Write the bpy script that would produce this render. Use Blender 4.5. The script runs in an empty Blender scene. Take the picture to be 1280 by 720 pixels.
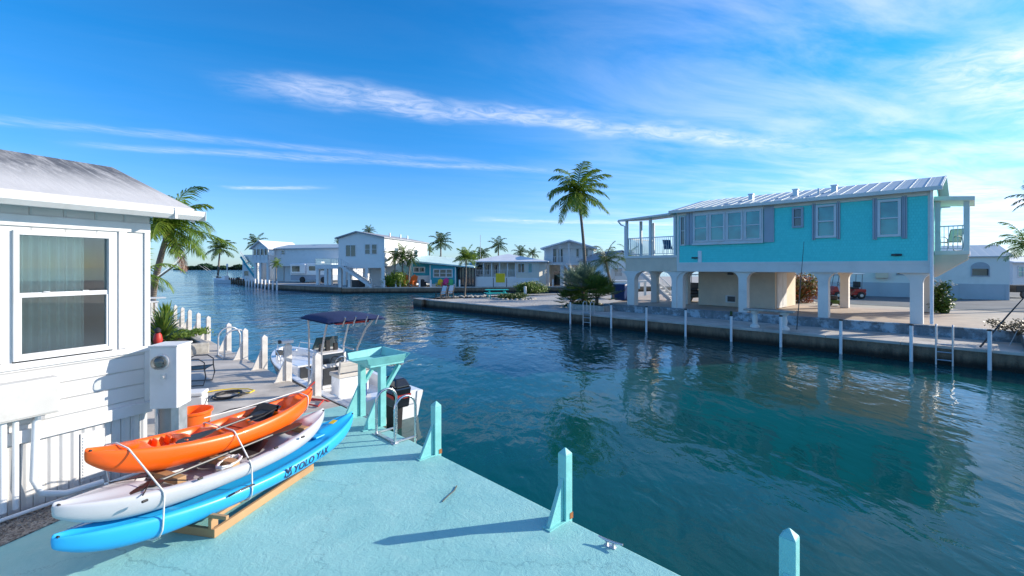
import bpy, math, random
from mathutils import Vector, Matrix
R = math.radians
S = bpy.context.scene
COL = S.collection
# ------------------------------------------------------------------ camera, sky, sun
F = 568.9; HZ = 334.0; CH = 2.8        # focal length in photo pixels, horizon row, eye height
WZ = -0.68                             # water level
cam_d = bpy.data.cameras.new('camera'); cam = bpy.data.objects.new('camera', cam_d); COL.objects.link(cam)
cam_d.lens = 16; cam_d.sensor_width = 36; cam_d.shift_y = -26/1280; cam_d.clip_end = 20000; cam_d.clip_start = 0.05
cam.location = (0, 0, CH); cam.rotation_euler = (R(90), 0, 0)
S.camera = cam
S.view_settings.view_transform = 'Standard'; S.view_settings.look = 'None'
S.view_settings.exposure = 0.70; S.view_settings.gamma = 1
SUN_EL = 21.0; SUN_AZ = 77.3           # degrees, azimuth clockwise from +Y
sd = Vector((math.sin(R(SUN_AZ))*math.cos(R(SUN_EL)), math.cos(R(SUN_AZ))*math.cos(R(SUN_EL)), math.sin(R(SUN_EL))))
sun_d = bpy.data.lights.new('sun', 'SUN'); sun = bpy.data.objects.new('sun', sun_d); COL.objects.link(sun)
sun_d.energy = 4.3; sun_d.angle = R(0.53); sun_d.color = (1.0, 0.90, 0.76)
sun.rotation_euler = sd.to_track_quat('Z', 'Y').to_euler(); sun.location = (0, 0, 60)

class NT:
    def __init__(s, tree): s.t = tree; s.n = tree.nodes; s.l = tree.links
    def node(s, typ, **kw):
        n = s.n.new(typ)
        for k, v in kw.items(): setattr(n, k, v)
        return n
    def put(s, sock, v):
        if v is None: return
        if isinstance(v, bpy.types.NodeSocket): s.l.new(v, sock)
        else: sock.default_value = v
    def m(s, op, a, b=None, c=None, clamp=False):
        n = s.node('ShaderNodeMath', operation=op, use_clamp=clamp)
        s.put(n.inputs[0], a); s.put(n.inputs[1], b); s.put(n.inputs[2], c)
        return n.outputs[0]
    def vec(s, x, y, z=0.0):
        n = s.node('ShaderNodeCombineXYZ')
        s.put(n.inputs[0], x); s.put(n.inputs[1], y); s.put(n.inputs[2], z); return n.outputs[0]
    def sep(s, v):
        n = s.node('ShaderNodeSeparateXYZ'); s.l.new(v, n.inputs[0]); return n.outputs
    def noise(s, v, scale, detail=4, rough=.55, dist=0):
        n = s.node('ShaderNodeTexNoise'); s.put(n.inputs['Vector'], v)
        n.inputs['Scale'].default_value = scale; n.inputs['Detail'].default_value = detail
        n.inputs['Roughness'].default_value = rough; n.inputs['Distortion'].default_value = dist
        return n.outputs[0]
    def ss(s, v, a, b, lo=0.0, hi=1.0):
        n = s.node('ShaderNodeMapRange', interpolation_type='SMOOTHSTEP')
        s.put(n.inputs[0], v); n.inputs[1].default_value = a; n.inputs[2].default_value = b
        n.inputs[3].default_value = lo; n.inputs[4].default_value = hi; return n.outputs[0]
    def mix(s, f, a, b, blend='MIX'):
        n = s.node('ShaderNodeMix', data_type='RGBA', blend_type=blend)
        s.put(n.inputs[0], f)
        s.put(n.inputs[6], (*a, 1) if isinstance(a, tuple) and len(a) == 3 else a)
        s.put(n.inputs[7], (*b, 1) if isinstance(b, tuple) and len(b) == 3 else b)
        return n.outputs[2]

W_ = bpy.data.worlds.new('World'); S.world = W_; W_.use_nodes = True
t = NT(W_.node_tree); t.n.clear()
sky = t.node('ShaderNodeTexSky', sky_type='NISHITA'); sky.sun_disc = False
sky.sun_elevation = R(SUN_EL); sky.sun_rotation = R(SUN_AZ)
sky.air_density = 1.0; sky.dust_density = 0.25; sky.ozone_density = 3.0; sky.altitude = 0
hs = t.node('ShaderNodeHueSaturation'); hs.inputs['Saturation'].default_value = 1.22; hs.inputs['Value'].default_value = 1.12
t.l.new(sky.outputs[0], hs.inputs['Color'])
tc = t.node('ShaderNodeTexCoord'); g = tc.outputs['Generated']
dx, dy, dz = t.sep(g)
tint = t.mix(t.ss(dz, .08, .42), t.mix(t.ss(dz, -.02, .12), (0.46, 0.68, 1.10), (0.50, 0.74, 1.06)), (0.17, 0.83, 1.10))
skyc = t.mix(1.0, hs.outputs[0], tint, 'MULTIPLY')
dzc = t.m('MAXIMUM', dz, 0.03)
X = t.m('DIVIDE', dx, dzc); Y = t.m('DIVIDE', dy, dzc)
def streak(p0, p1, width, dens, seed, fib=5.0, wob=.35):
    L = math.hypot(p1[0]-p0[0], p1[1]-p0[1]); d = ((p1[0]-p0[0])/L, (p1[1]-p0[1])/L)
    a = t.m('ADD', t.m('MULTIPLY', t.m('SUBTRACT', X, p0[0]), d[0]), t.m('MULTIPLY', t.m('SUBTRACT', Y, p0[1]), d[1]))
    b = t.m('ADD', t.m('MULTIPLY', t.m('SUBTRACT', X, p0[0]), -d[1]), t.m('MULTIPLY', t.m('SUBTRACT', Y, p0[1]), d[0]))
    nz = t.noise(t.vec(a, b, seed), 1.1, 3)
    b2 = t.m('ADD', b, t.m('MULTIPLY', t.m('SUBTRACT', nz, .5), wob*2))
    prof = t.ss(t.m('ABSOLUTE', b2), 0.0, width, 1, 0)
    ends = t.m('MULTIPLY', t.ss(a, -.1, L*.12), t.ss(a, L*.55, L*1.05, 1, 0))
    # fibres that run obliquely across the band
    fa = t.m('ADD', t.m('MULTIPLY', a, 3.2), t.m('MULTIPLY', b, 2.0)); fb = t.m('MULTIPLY', t.m('SUBTRACT', b, t.m('MULTIPLY', a, .35)), fib)
    f = t.noise(t.vec(fa, fb, seed+3.3), 1.5, 8, .62, .9)
    f = t.ss(f, .22, .80, .12, 1.0)
    return t.m('MULTIPLY', t.m('MULTIPLY', prof, ends), t.m('MULTIPLY', f, dens))
def add(*a):
    r = a[0]
    for x in a[1:]: r = t.m('ADD', r, x)
    return r
m1 = streak((-1.62, 2.45), (3.4, 4.15), .32, .50, 1.0)
m2 = streak((-4.2, 2.85), (.6, 4.75),   .20, .20, 5.0, 9, .2)
m3 = streak((-3.7, 3.7), (1.3, 4.95), .20, .28, 9.0, 9, .2)
m4 = streak((-3.6, 5.7), (-2.2, 5.75), .22, .42, 13.0, 6, .2)
m5 = streak((1.9, 1.95), (6.2, 4.0), .55, .65, 17.0, 4, .5)
m6 = streak((3.2, 5.5), (12., 8.2), 1.5, .45, 21.0, 3, .8)
m7 = streak((-1., 9.5), (6., 11.), .7, .42, 27.0, 3, .8)
az = t.m('DIVIDE', dx, t.m('MAXIMUM', dy, .05))
veil_n = t.noise(t.vec(t.m('ADD', t.m('MULTIPLY', X, .5), t.m('MULTIPLY', Y, .35)), t.m('MULTIPLY', t.m('SUBTRACT', Y, t.m('MULTIPLY', X, .5)), 1.4), 2.0), 1.0, 8, .6, .5)
veil = t.m('MULTIPLY', t.ss(veil_n, .28, .78), t.ss(az, -.2, 1.1, 0.02, .62))
low = t.m('MULTIPLY', t.ss(dz, .0, .22, .12, 0.0), t.ss(az, -1.2, 1.0, .5, 1.0))
mask = t.m('MINIMUM', add(m1, m2, m3, m4, m5, m6, m7, veil, low), .93)
cc = t.mix(mask, skyc, (6.6, 6.6, 7.2))
bg = t.node('ShaderNodeBackground'); bg.inputs[1].default_value = 0.12
t.l.new(cc, bg.inputs[0]); wo = t.node('ShaderNodeOutputWorld'); t.l.new(bg.outputs[0], wo.inputs[0])

# ------------------------------------------------------------------ coordinates
UX, UY = -0.7015, 0.7127               # along the canal (away), V = across it
def Wc(s, tt, z=0): return Vector((UX*s + UY*tt, UY*s - UX*tt, z))
CA = math.atan2(-UX, UY)
def at(px, py, Yd): return Vector(((px-640)/F*Yd, Yd, CH-(py-HZ)*Yd/F))
def gp(px, py, z=0):
    Yd = F*(CH-z)/(py-HZ); return Vector(((px-640)/F*Yd, Yd, z))
def s_at(px, tt):
    r = (px-640)/F; return tt*(UY + UX*r)/(-UX + UY*r)
def depth(s, tt): return UY*s - UX*tt
def z_at(py, Yd): return CH-(py-HZ)*Yd/F

# ------------------------------------------------------------------ mesh building
class MB:
    def __init__(s): s.v = []; s.f = []
    def face(s, *pts):
        i = len(s.v); s.v += [tuple(p) for p in pts]; s.f.append(tuple(range(i, i+len(pts))))
    def hexa(s, p):   # p: 8 points, bottom ring then top ring
        i = len(s.v); s.v += [tuple(q) for q in p]
        for f in ((3,2,1,0),(4,5,6,7),(0,1,5,4),(1,2,6,5),(2,3,7,6),(3,0,4,7)): s.f.append(tuple(i+k for k in f))
    def box(s, x0, x1, y0, y1, z0, z1):
        s.hexa([(x0,y0,z0),(x1,y0,z0),(x1,y1,z0),(x0,y1,z0),(x0,y0,z1),(x1,y0,z1),(x1,y1,z1),(x0,y1,z1)])
    def mbox(s, M, x0, x1, y0, y1, z0, z1):
        s.hexa([M @ Vector(p) for p in [(x0,y0,z0),(x1,y0,z0),(x1,y1,z0),(x0,y1,z0),(x0,y0,z1),(x1,y0,z1),(x1,y1,z1),(x0,y1,z1)]])
    def fbox(s, f, a0, a1, d0, d1, z0, z1):
        p = [f(a0,d0,z0),f(a1,d0,z0),f(a1,d1,z0),f(a0,d1,z0),f(a0,d0,z1),f(a1,d0,z1),f(a1,d1,z1),f(a0,d1,z1)]
        s.hexa(p)
    def bar(s, a, b, w, h=None, up=(0,0,1)):
        a = Vector(a); b = Vector(b); h = h or w; d = (b-a).normalized(); up = Vector(up)
        if abs(d.dot(up)) > .98: up = Vector((1,0,0))
        x = d.cross(up).normalized()*w/2; y = x.cross(d).normalized()*h/2
        s.hexa([a-x-y,a+x-y,a+x+y,a-x+y,b-x-y,b+x-y,b+x+y,b-x+y])
    def tube(s, pts, r, n=8, cap=True):
        pts = [Vector(p) for p in pts]; m = len(pts); rs = r if isinstance(r, (list, tuple)) else [r]*m
        i0 = len(s.v); prev = None
        for k, p in enumerate(pts):
            d = (pts[min(k+1, m-1)]-pts[max(k-1, 0)])
            d = d.normalized() if d.length > 1e-9 else Vector((0,0,1))
            if prev is None:
                up = Vector((0,0,1)) if abs(d.z) < .9 else Vector((1,0,0)); x = d.cross(up).normalized()
            else:
                x = (prev - d*prev.dot(d)); x = x.normalized() if x.length > 1e-6 else d.orthogonal().normalized()
            prev = x; y = d.cross(x)
            for j in range(n):
                a = 2*math.pi*j/n; s.v.append(tuple(p + (x*math.cos(a)+y*math.sin(a))*rs[k]))
        for k in range(m-1):
            for j in range(n):
                a = i0+k*n+j; b = i0+k*n+(j+1) % n; s.f.append((a, b, b+n, a+n))
        if cap: s.f.append(tuple(i0+j for j in reversed(range(n)))); s.f.append(tuple(i0+(m-1)*n+j for j in range(n)))
    def lathe(s, prof, n=20, c=(0,0,0), M=None):
        i0 = len(s.v); c = Vector(c)
        for (r, z) in prof:
            for j in range(n):
                a = 2*math.pi*j/n; p = Vector((r*math.cos(a), r*math.sin(a), z))
                if M: p = M @ p
                s.v.append(tuple(p+c))
        for k in range(len(prof)-1):
            for j in range(n):
                a = i0+k*n+j; b = i0+k*n+(j+1) % n; s.f.append((a, b, b+n, a+n))
        s.f.append(tuple(i0+j for j in reversed(range(n)))); s.f.append(tuple(i0+(len(prof)-1)*n+j for j in range(n)))
    def prism(s, poly, a0, a1, f=lambda u, v, w: (u, v, w)):
        i = len(s.v); n = len(poly)
        s.v += [tuple(f(u, v, a0)) for u, v in poly] + [tuple(f(u, v, a1)) for u, v in poly]
        s.f.append(tuple(i+k for k in reversed(range(n)))); s.f.append(tuple(i+n+k for k in range(n)))
        for k in range(n): s.f.append((i+k, i+(k+1) % n, i+n+(k+1) % n, i+n+k))
    def grid(s, rows, closed=False):
        i0 = len(s.v); n = len(rows[0])
        for r in rows: s.v += [tuple(p) for p in r]
        for k in range(len(rows)-1):
            for j in range(n if closed else n-1):
                a = i0+k*n+j; b = i0+k*n+(j+1) % n; s.f.append((a, b, b+n, a+n))
        return i0, n
    def build(s, name, mat, parent=None, smooth=False, bevel=0, fix=True):
        me = bpy.data.meshes.new(name); me.from_pydata(s.v, [], s.f)
        if fix and len(s.f) < 60000:
            import bmesh
            bm = bmesh.new(); bm.from_mesh(me); bmesh.ops.recalc_face_normals(bm, faces=bm.faces); bm.to_mesh(me); bm.free()
        if smooth:
            for p in me.polygons: p.use_smooth = True
            try: me.set_sharp_from_angle(angle=R(40))
            except Exception: pass
        o = bpy.data.objects.new(name, me); COL.objects.link(o)
        if mat: me.materials.append(mat)
        if parent: o.parent = parent
        if bevel:
            b = o.modifiers.new('bevel', 'BEVEL'); b.width = bevel; b.segments = 2; b.limit_method = 'ANGLE'; b.angle_limit = R(40)
        return o
def thing(name, label, cat, loc=(0,0,0), rz=0, group=None):
    o = bpy.data.objects.new(name, None); COL.objects.link(o); o.location = loc; o.rotation_euler = (0,0,rz)
    o.empty_display_size = .2
    return tag(o, label, cat, group)
def tag(o, label=None, cat=None, group=None, kind=None):
    if label: o['label'] = label
    if cat: o['category'] = cat
    if group: o['group'] = group
    if kind: o['kind'] = kind
    return o
def copy_tree(o, parent=None):
    c = o.copy(); COL.objects.link(c); c.parent = parent
    for ch in list(o.children): copy_tree(ch, c)
    return c
def struct(name, mb, mat, **kw): return tag(mb.build(name, mat, **kw), kind='structure')

# ------------------------------------------------------------------ materials
def newmat(name):
    m = bpy.data.materials.new(name); m.use_nodes = True; q = NT(m.node_tree); q.n.clear()
    p = q.node('ShaderNodeBsdfPrincipled'); o = q.node('ShaderNodeOutputMaterial'); q.l.new(p.outputs[0], o.inputs[0])
    return m, q, p, o
def mat(name, col, rough=.6, var=.12, scale=3, dirt=None, dirt_amt=.3, dscale=1.2, bump=.15, bscale=30, metal=0, spec=.5, stretch=(1,1,1), coat=0):
    m, q, p, o = newmat(name)
    tc = q.node('ShaderNodeTexCoord'); mp = q.node('ShaderNodeMapping'); mp.inputs['Scale'].default_value = stretch
    q.l.new(tc.outputs['Object'], mp.inputs[0]); v = mp.outputs[0]
    n = q.noise(v, scale, 6, .6)
    c = q.mix(q.ss(n, .3, .7), tuple(x*(1-var) for x in col), tuple(min(1, x*(1+var*.6)) for x in col))
    if dirt:
        d = q.noise(v, dscale, 8, .68, .4)
        c = q.mix(q.m('MULTIPLY', q.ss(d, .48, .75), dirt_amt), c, dirt)
    q.l.new(c, p.inputs['Base Color'])
    p.inputs['Metallic'].default_value = metal; p.inputs['Specular IOR Level'].default_value = spec
    p.inputs['Coat Weight'].default_value = coat
    q.l.new(q.ss(n, .2, .8, max(0, rough-.08), min(1, rough+.08)), p.inputs['Roughness'])
    if bump:
        b = q.node('ShaderNodeBump'); b.inputs['Strength'].default_value = bump; b.inputs['Distance'].default_value = .01
        q.l.new(q.noise(v, bscale, 5, .6), b.inputs['Height']); q.l.new(b.outputs[0], p.inputs['Normal'])
    return m
def grooves(name, col, axis, period, rough=.6, depth_=.01, sharp=.12, var=.08, dirt=(.3,.3,.28), amt=.25):
    """siding, planks and ribs: grooves repeated along one object axis"""
    m, q, p, o = newmat(name); tc = q.node('ShaderNodeTexCoord'); v = tc.outputs['Object']
    xyz = q.sep(v); a = q.m('FRACT', q.m('DIVIDE', xyz[axis], period))
    h = q.m('MINIMUM', q.ss(a, 0, sharp), q.ss(a, 1-sharp*.3, 1, 1, 0))
    n = q.noise(v, 2.2, 6); d = q.noise(v, 1.1, 8, .7, .3)
    c = q.mix(n, tuple(x*(1-var) for x in col), tuple(min(1, x*(1+var)) for x in col))
    c = q.mix(q.m('MULTIPLY', q.ss(d, .5, .78), amt), c, dirt)
    q.l.new(c, p.inputs['Base Color']); p.inputs['Roughness'].default_value = rough
    b = q.node('ShaderNodeBump'); b.inputs['Strength'].default_value = 1; b.inputs['Distance'].default_value = depth_
    q.l.new(q.m('ADD', h, q.m('MULTIPLY', q.noise(v, 40, 3), .06)), b.inputs['Height']); q.l.new(b.outputs[0], p.inputs['Normal'])
    return m
def leaf(name, c1, c2, c3=None, scale=.9, trans=.35, rough=.45):
    m, q, p, o = newmat(name); tc = q.node('ShaderNodeTexCoord'); v = tc.outputs['Object']
    n = q.noise(v, scale, 4, .6); c = q.mix(q.ss(n, .35, .65), c1, c2)
    n2 = q.noise(v, scale*9, 3); c = q.mix(q.m('MULTIPLY', q.ss(n2, .55, .7), .6), c, c3 or c2)
    q.l.new(c, p.inputs['Base Color']); p.inputs['Roughness'].default_value = rough
    tr = q.node('ShaderNodeBsdfTranslucent'); q.l.new(c, tr.inputs[0])
    mx = q.node('ShaderNodeMixShader'); mx.inputs[0].default_value = trans
    q.l.new(p.outputs[0], mx.inputs[1]); q.l.new(tr.outputs[0], mx.inputs[2]); q.l.new(mx.outputs[0], o.inputs[0])
    return m

M = {}
# painted deck
def deck_mat():
    m, q, p, o = newmat('aqua_deck_paint'); tc = q.node('ShaderNodeTexCoord'); v = tc.outputs['Object']
    n1 = q.noise(v, .55, 5, .6, .6); n2 = q.noise(v, 2.6, 8, .65, .8); n3 = q.noise(v, 26, 5, .7)
    c = q.mix(q.ss(n1, .35, .68), (.24,.52,.51), (.30,.58,.565))
    c = q.mix(q.m('MULTIPLY', q.ss(n2, .54, .74), .38), c, (.40,.65,.62))
    c = q.mix(q.m('MULTIPLY', q.ss(n2, .32, .48, 1, 0), .35), c, (.19,.46,.46))
    sp = q.noise(v, 90, 2); c = q.mix(q.m('MULTIPLY', q.ss(sp, .66, .74), .45), c, (.09,.24,.26))
    st = q.noise(v, 1.1, 9, .75, 1.5); c = q.mix(q.m('MULTIPLY', q.ss(st, .60, .70), .35), c, (.44,.62,.60))
    s2 = q.noise(v, 3.7, 10, .8, 2.2); c = q.mix(q.m('MULTIPLY', q.ss(s2, .64, .70), .5), c, (.16,.33,.34))
    wv = q.node('ShaderNodeTexVoronoi'); wv.feature = 'DISTANCE_TO_EDGE'; wv.inputs['Scale'].default_value = .45; wn_ = q.noise(v, 1.6, 8, .7)
    q.l.new(q.vec(q.m('ADD', q.sep(v)[0], q.m('MULTIPLY', wn_, 1.3)), q.m('SUBTRACT', q.sep(v)[1], q.m('MULTIPLY', wn_, .9)), 0), wv.inputs['Vector'])
    c = q.mix(q.m('MULTIPLY', q.ss(wv.outputs['Distance'], .0, .006, 1, 0), .55), c, (.12,.27,.29))
    q.l.new(c, p.inputs['Base Color']); q.l.new(q.ss(n2, .3, .7, .42, .72), p.inputs['Roughness'])
    vo = q.node('ShaderNodeTexVoronoi'); vo.feature = 'DISTANCE_TO_EDGE'; vo.inputs['Scale'].default_value = 1.1
    mp = q.mix(.22, v, q.node('ShaderNodeTexNoise').outputs[1]); q.l.new(mp, vo.inputs['Vector'])
    h = q.m('ADD', q.m('MULTIPLY', n3, .7), q.m('MULTIPLY', q.noise(v, 7, 6, .7, 1.2), 1.4))
    h = q.m('ADD', h, q.m('MULTIPLY', q.ss(vo.outputs['Distance'], 0, .008), .07))
    b = q.node('ShaderNodeBump'); b.inputs['Strength'].default_value = .55; b.inputs['Distance'].default_value = .012
    q.l.new(h, b.inputs['Height']); q.l.new(b.outputs[0], p.inputs['Normal'])
    return m
M['deck'] = deck_mat()
M['conc'] = mat('dock_concrete', (.50,.46,.41), .8, .2, 1.2, (.16,.15,.14), .5, .8, .4, 22)
M['concpost'] = mat('post_concrete', (.66,.63,.59), .75, .15, 4, (.28,.26,.23), .5, 2.5, .3, 40)
M['gravel_bank'] = mat('pale_gravel', (.42,.40,.37), .95, .25, 5, (.24,.23,.21), .6, 1.6, 1, 24)
M['road'] = mat('worn_asphalt', (.13,.14,.15), .85, .2, .5, (.22,.22,.22), .5, .25, .4, 20)
M['patio'] = mat('patio_concrete', (.47,.39,.32), .8, .15, .8, (.25,.21,.18), .5, .4, .2, 20)
def seawall_mat(name, top, low, zlow, zhi, tint=None):
    m, q, p, o = newmat(name); tc = q.node('ShaderNodeTexCoord'); v = tc.outputs['Object']; xyz = q.sep(v)
    mp = q.node('ShaderNodeMapping'); mp.inputs['Scale'].default_value = (2.2, 2.2, .45); q.l.new(v, mp.inputs[0])
    n = q.noise(mp.outputs[0], 1.6, 8, .7, .5); n2 = q.noise(v, 5, 8, .7)
    c = q.mix(q.ss(n, .3, .68), tuple(x*.6 for x in top), top)
    c = q.mix(q.m('MULTIPLY', q.ss(n2, .5, .7), .5), c, (.10,.085,.07))
    if tint: c = q.mix(q.ss(q.noise(v, 1.3, 8, .7), .48, .6), c, tint)
    zz = q.m('ADD', xyz[2], q.m('MULTIPLY', q.m('SUBTRACT', n, .5), .25))
    c = q.mix(q.ss(zz, zlow, zhi, 1, 0), c, low)
    q.l.new(c, p.inputs['Base Color']); p.inputs['Roughness'].default_value = .85
    b = q.node('ShaderNodeBump'); b.inputs['Strength'].default_value = .9; b.inputs['Distance'].default_value = .05
    q.l.new(q.m('ADD', n2, q.noise(v, 18, 5, .7)), b.inputs['Height']); q.l.new(b.outputs[0], p.inputs['Normal'])
    return m
M['seawall'] = seawall_mat('stained_seawall_concrete', (.29,.20,.13), (.020,.016,.011), .10, .42)
M['blockwall'] = seawall_mat('blue_grey_flaking_wall', (.24,.27,.29), (.10,.11,.12), -2, -1.9, (.42,.50,.55))
def gravel():
    m, q, p, o = newmat('grey_pea_gravel'); tc = q.node('ShaderNodeTexCoord'); v = tc.outputs['Object']
    vo = q.node('ShaderNodeTexVoronoi'); vo.inputs['Scale'].default_value = 42; q.l.new(v, vo.inputs['Vector'])
    c = q.mix(q.sep(vo.outputs['Color'])[0], (.16,.13,.11), (.46,.41,.36)); q.l.new(c, p.inputs['Base Color'])
    b = q.node('ShaderNodeBump'); b.inputs['Strength'].default_value = 1; b.inputs['Distance'].default_value = .03; b.invert = True
    q.l.new(vo.outputs['Distance'], b.inputs['Height']); q.l.new(b.outputs[0], p.inputs['Normal']); p.inputs['Roughness'].default_value = .9
    return m
M['gravel'] = gravel()
def water():
    m, q, p, o = newmat('canal_water'); tc = q.node('ShaderNodeTexCoord'); v = tc.outputs['Object']
    mp = q.node('ShaderNodeMapping'); mp.inputs['Rotation'].default_value = (0,0,R(38)); mp.inputs['Scale'].default_value = (1.0, .55, 1)
    q.l.new(v, mp.inputs[0]); w = mp.outputs[0]
    big = q.noise(v, .12, 3, .5, .5)
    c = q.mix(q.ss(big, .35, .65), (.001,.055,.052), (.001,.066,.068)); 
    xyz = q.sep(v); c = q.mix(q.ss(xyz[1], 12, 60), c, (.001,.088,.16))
    q.l.new(c, p.inputs['Base Color'])
    p.inputs['Roughness'].default_value = .04; p.inputs['IOR'].default_value = 1.333
    h1 = q.noise(w, 1.5, 2, .5, .35); h2 = q.noise(w, 4.6, 3, .5, .5); h3 = q.noise(v, .42, 2, .5); h4 = q.noise(w, 15, 2, .5)
    patch = q.ss(q.noise(v, .16, 3, .6), .38, .62, .45, 1.0)
    h = q.m('ADD', q.m('ADD', q.m('MULTIPLY', h1, .55), q.m('MULTIPLY', h2, .15)), q.m('ADD', q.m('MULTIPLY', h3, .8), q.m('MULTIPLY', h4, .018)))
    b = q.node('ShaderNodeBump'); b.inputs['Distance'].default_value = .062
    q.l.new(q.ss(xyz[1], 9, 70, .068, .46), b.inputs['Distance']); q.l.new(patch, b.inputs['Strength'])
    q.l.new(h, b.inputs['Height']); q.l.new(b.outputs[0], p.inputs['Normal'])
    return m
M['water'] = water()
M['white'] = mat('white_paint', (.64,.65,.66), .5, .05, 2, (.42,.39,.34), .40, 1.7, .05)
M['whitefar'] = mat('white_siding_far', (.76,.76,.74), .6, .05, .5, (.45,.45,.45), .3, .5, 0)
M['cream'] = mat('cream_stucco', (.70,.58,.45), .85, .08, 1, (.4,.33,.26), .35, .8, .3, 25)
M['creamfar'] = mat('cream_siding_far', (.66,.62,.52), .7, .06, .5, (.45,.4,.35), .3, .5, 0)
M['whitestucco'] = mat('white_stucco', (.76,.71,.65), .8, .05, 1, (.45,.42,.38), .35, .9, .3, 25)
M['lap'] = grooves('white_lap_siding', (.62,.62,.62), 2, .20, .5, .012, .10, .03, (.42,.40,.36), .35)
M['batten'] = grooves('white_vertical_panel', (.62,.62,.62), 1, .30, .5, .010, .10, .03, (.42,.40,.36), .35)
M['skirt'] = grooves('ribbed_skirting', (.62,.62,.62), 1, .105, .45, .02, .45, .03, (.5,.5,.48), .25)
def shingles():
    m, q, p, o = newmat('turquoise_shingles'); tc = q.node('ShaderNodeTexCoord'); v = tc.outputs['Object']; xyz = q.sep(v)
    br = q.node('ShaderNodeTexBrick'); q.l.new(q.vec(xyz[1], xyz[2], 0), br.inputs['Vector'])
    br.inputs['Color1'].default_value = (.085,.71,.66,1); br.inputs['Color2'].default_value = (.10,.76,.71,1); br.inputs['Mortar'].default_value = (.07,.64,.60,1)
    br.inputs['Scale'].default_value = 1; br.inputs['Brick Width'].default_value = .11; br.inputs['Row Height'].default_value = .125; br.inputs['Mortar Size'].default_value = .004; br.inputs['Mortar Smooth'].default_value = .4
    q.l.new(q.mix(q.ss(q.noise(v, .7, 6), .3, .7, 0, .25), br.outputs[0], (.10,.68,.62)), p.inputs['Base Color']); p.inputs['Roughness'].default_value = .65
    b = q.node('ShaderNodeBump'); b.inputs['Distance'].default_value = .004; b.invert = True
    fr = q.m('FRACT', q.m('DIVIDE', xyz[2], .125)); q.l.new(q.m('ADD', br.outputs['Fac'], fr), b.inputs['Height']); q.l.new(b.outputs[0], p.inputs['Normal'])
    return m
M['shingle'] = shingles()
M['tealfar'] = grooves('teal_cottage_siding', (.02,.34,.42), 2, .2, .6, .01)
M['lilac'] = mat('grey_lilac_shutter', (.36,.40,.46), .6, .06, 2, None, 0, 1, .05)
M['boxgrey'] = mat('grey_painted_box', (.50,.50,.49), .55, .05, 3, (.3,.27,.22), .35, 3, .05)
M['panelgrey'] = mat('pale_grey_panel', (.46,.50,.56), .6, .06, 1, (.35,.38,.4), .3, .6, 0)
M['metalroof'] = grooves('standing_seam_metal', (.38,.46,.50), 1, .5, .5, .01, .08, .06, (.35,.4,.45), .3)
M['roofwhite'] = mat('white_roof', (.70,.72,.74), .6, .08, .6, (.4,.4,.42), .5, .5, .1)
M['roofgrey'] = mat('grey_roof', (.32,.33,.36), .7, .1, .6, (.2,.2,.2), .5, .5, .1)
M['roofmint'] = mat('pale_mint_roof', (.55,.72,.68), .6, .06, .6, (.4,.45,.45), .4, .5, .1)
def oldroof():
    m, q, p, o = newmat('weathered_white_roof'); tc = q.node('ShaderNodeTexCoord'); v = tc.outputs['Object']
    mp = q.node('ShaderNodeMapping'); mp.inputs['Scale'].default_value = (.7, 5, .7); q.l.new(v, mp.inputs[0])
    n = q.noise(mp.outputs[0], 1.8, 9, .75, .4); n2 = q.noise(v, .9, 5)
    xyz = q.sep(v)
    up = q.ss(xyz[0], -1.7, .05, 1.0, 0.0)
    f = q.m('MULTIPLY', q.ss(n, .24, .58), q.m('ADD', q.m('MULTIPLY', up, .95), .06))
    c = q.mix(f, (.56,.55,.54), (.085,.09,.10))
    c = q.mix(q.m('MULTIPLY', q.ss(n2, .55, .7), .35), c, (.42,.41,.40))
    q.l.new(c, p.inputs['Base Color']); p.inputs['Roughness'].default_value = .75
    b = q.node('ShaderNodeBump'); b.inputs['Distance'].default_value = .01; q.l.new(n, b.inputs['Height']); q.l.new(b.outputs[0], p.inputs['Normal'])
    return m
M['oldroof'] = oldroof()
def glassy(name, c1, c2, scale=.6, rough=.04):
    m, q, p, o = newmat(name); tc = q.node('ShaderNodeTexCoord'); v = tc.outputs['Object']
    q.l.new(q.mix(q.ss(q.noise(v, scale, 3), .35, .65), c1, c2), p.inputs['Base Color'])
    p.inputs['Roughness'].default_value = rough; p.inputs['IOR'].default_value = 1.6; p.inputs['Coat Weight'].default_value = .4; p.inputs['Coat Roughness'].default_value = .02
    return m
M['glass'] = glassy('window_glass_dark', (.012,.03,.045), (.03,.07,.09))
M['glassteal'] = glassy('window_glass_teal', (.008,.20,.23), (.02,.33,.34), 1.2, .10)
M['glassblack'] = glassy('black_gloss', (.008,.009,.012), (.015,.016,.02), 3, .12)
def clear_glass():
    m, q, p, o = newmat('clear_window_pane')
    tr = q.node('ShaderNodeBsdfTransparent'); tr.inputs[0].default_value = (.95,.98,.965,1)
    gl = q.node('ShaderNodeBsdfGlossy'); gl.inputs['Roughness'].default_value = .015
    fr = q.node('ShaderNodeFresnel'); fr.inputs[0].default_value = 1.5
    mx = q.node('ShaderNodeMixShader'); q.l.new(q.m('ADD', fr.outputs[0], .05), mx.inputs[0]); q.l.new(tr.outputs[0], mx.inputs[1]); q.l.new(gl.outputs[0], mx.inputs[2])
    q.l.new(mx.outputs[0], o.inputs[0]); return m
M['clear'] = clear_glass()
def screen():
    m, q, p, o = newmat('insect_screen'); tr = q.node('ShaderNodeBsdfTransparent'); p.inputs['Base Color'].default_value = (.10,.11,.11,1); mx = q.node('ShaderNodeMixShader'); mx.inputs[0].default_value = .16
    q.l.new(tr.outputs[0], mx.inputs[1]); q.l.new(p.outputs[0], mx.inputs[2]); q.l.new(mx.outputs[0], o.inputs[0]); return m
M['screen'] = screen()
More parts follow.
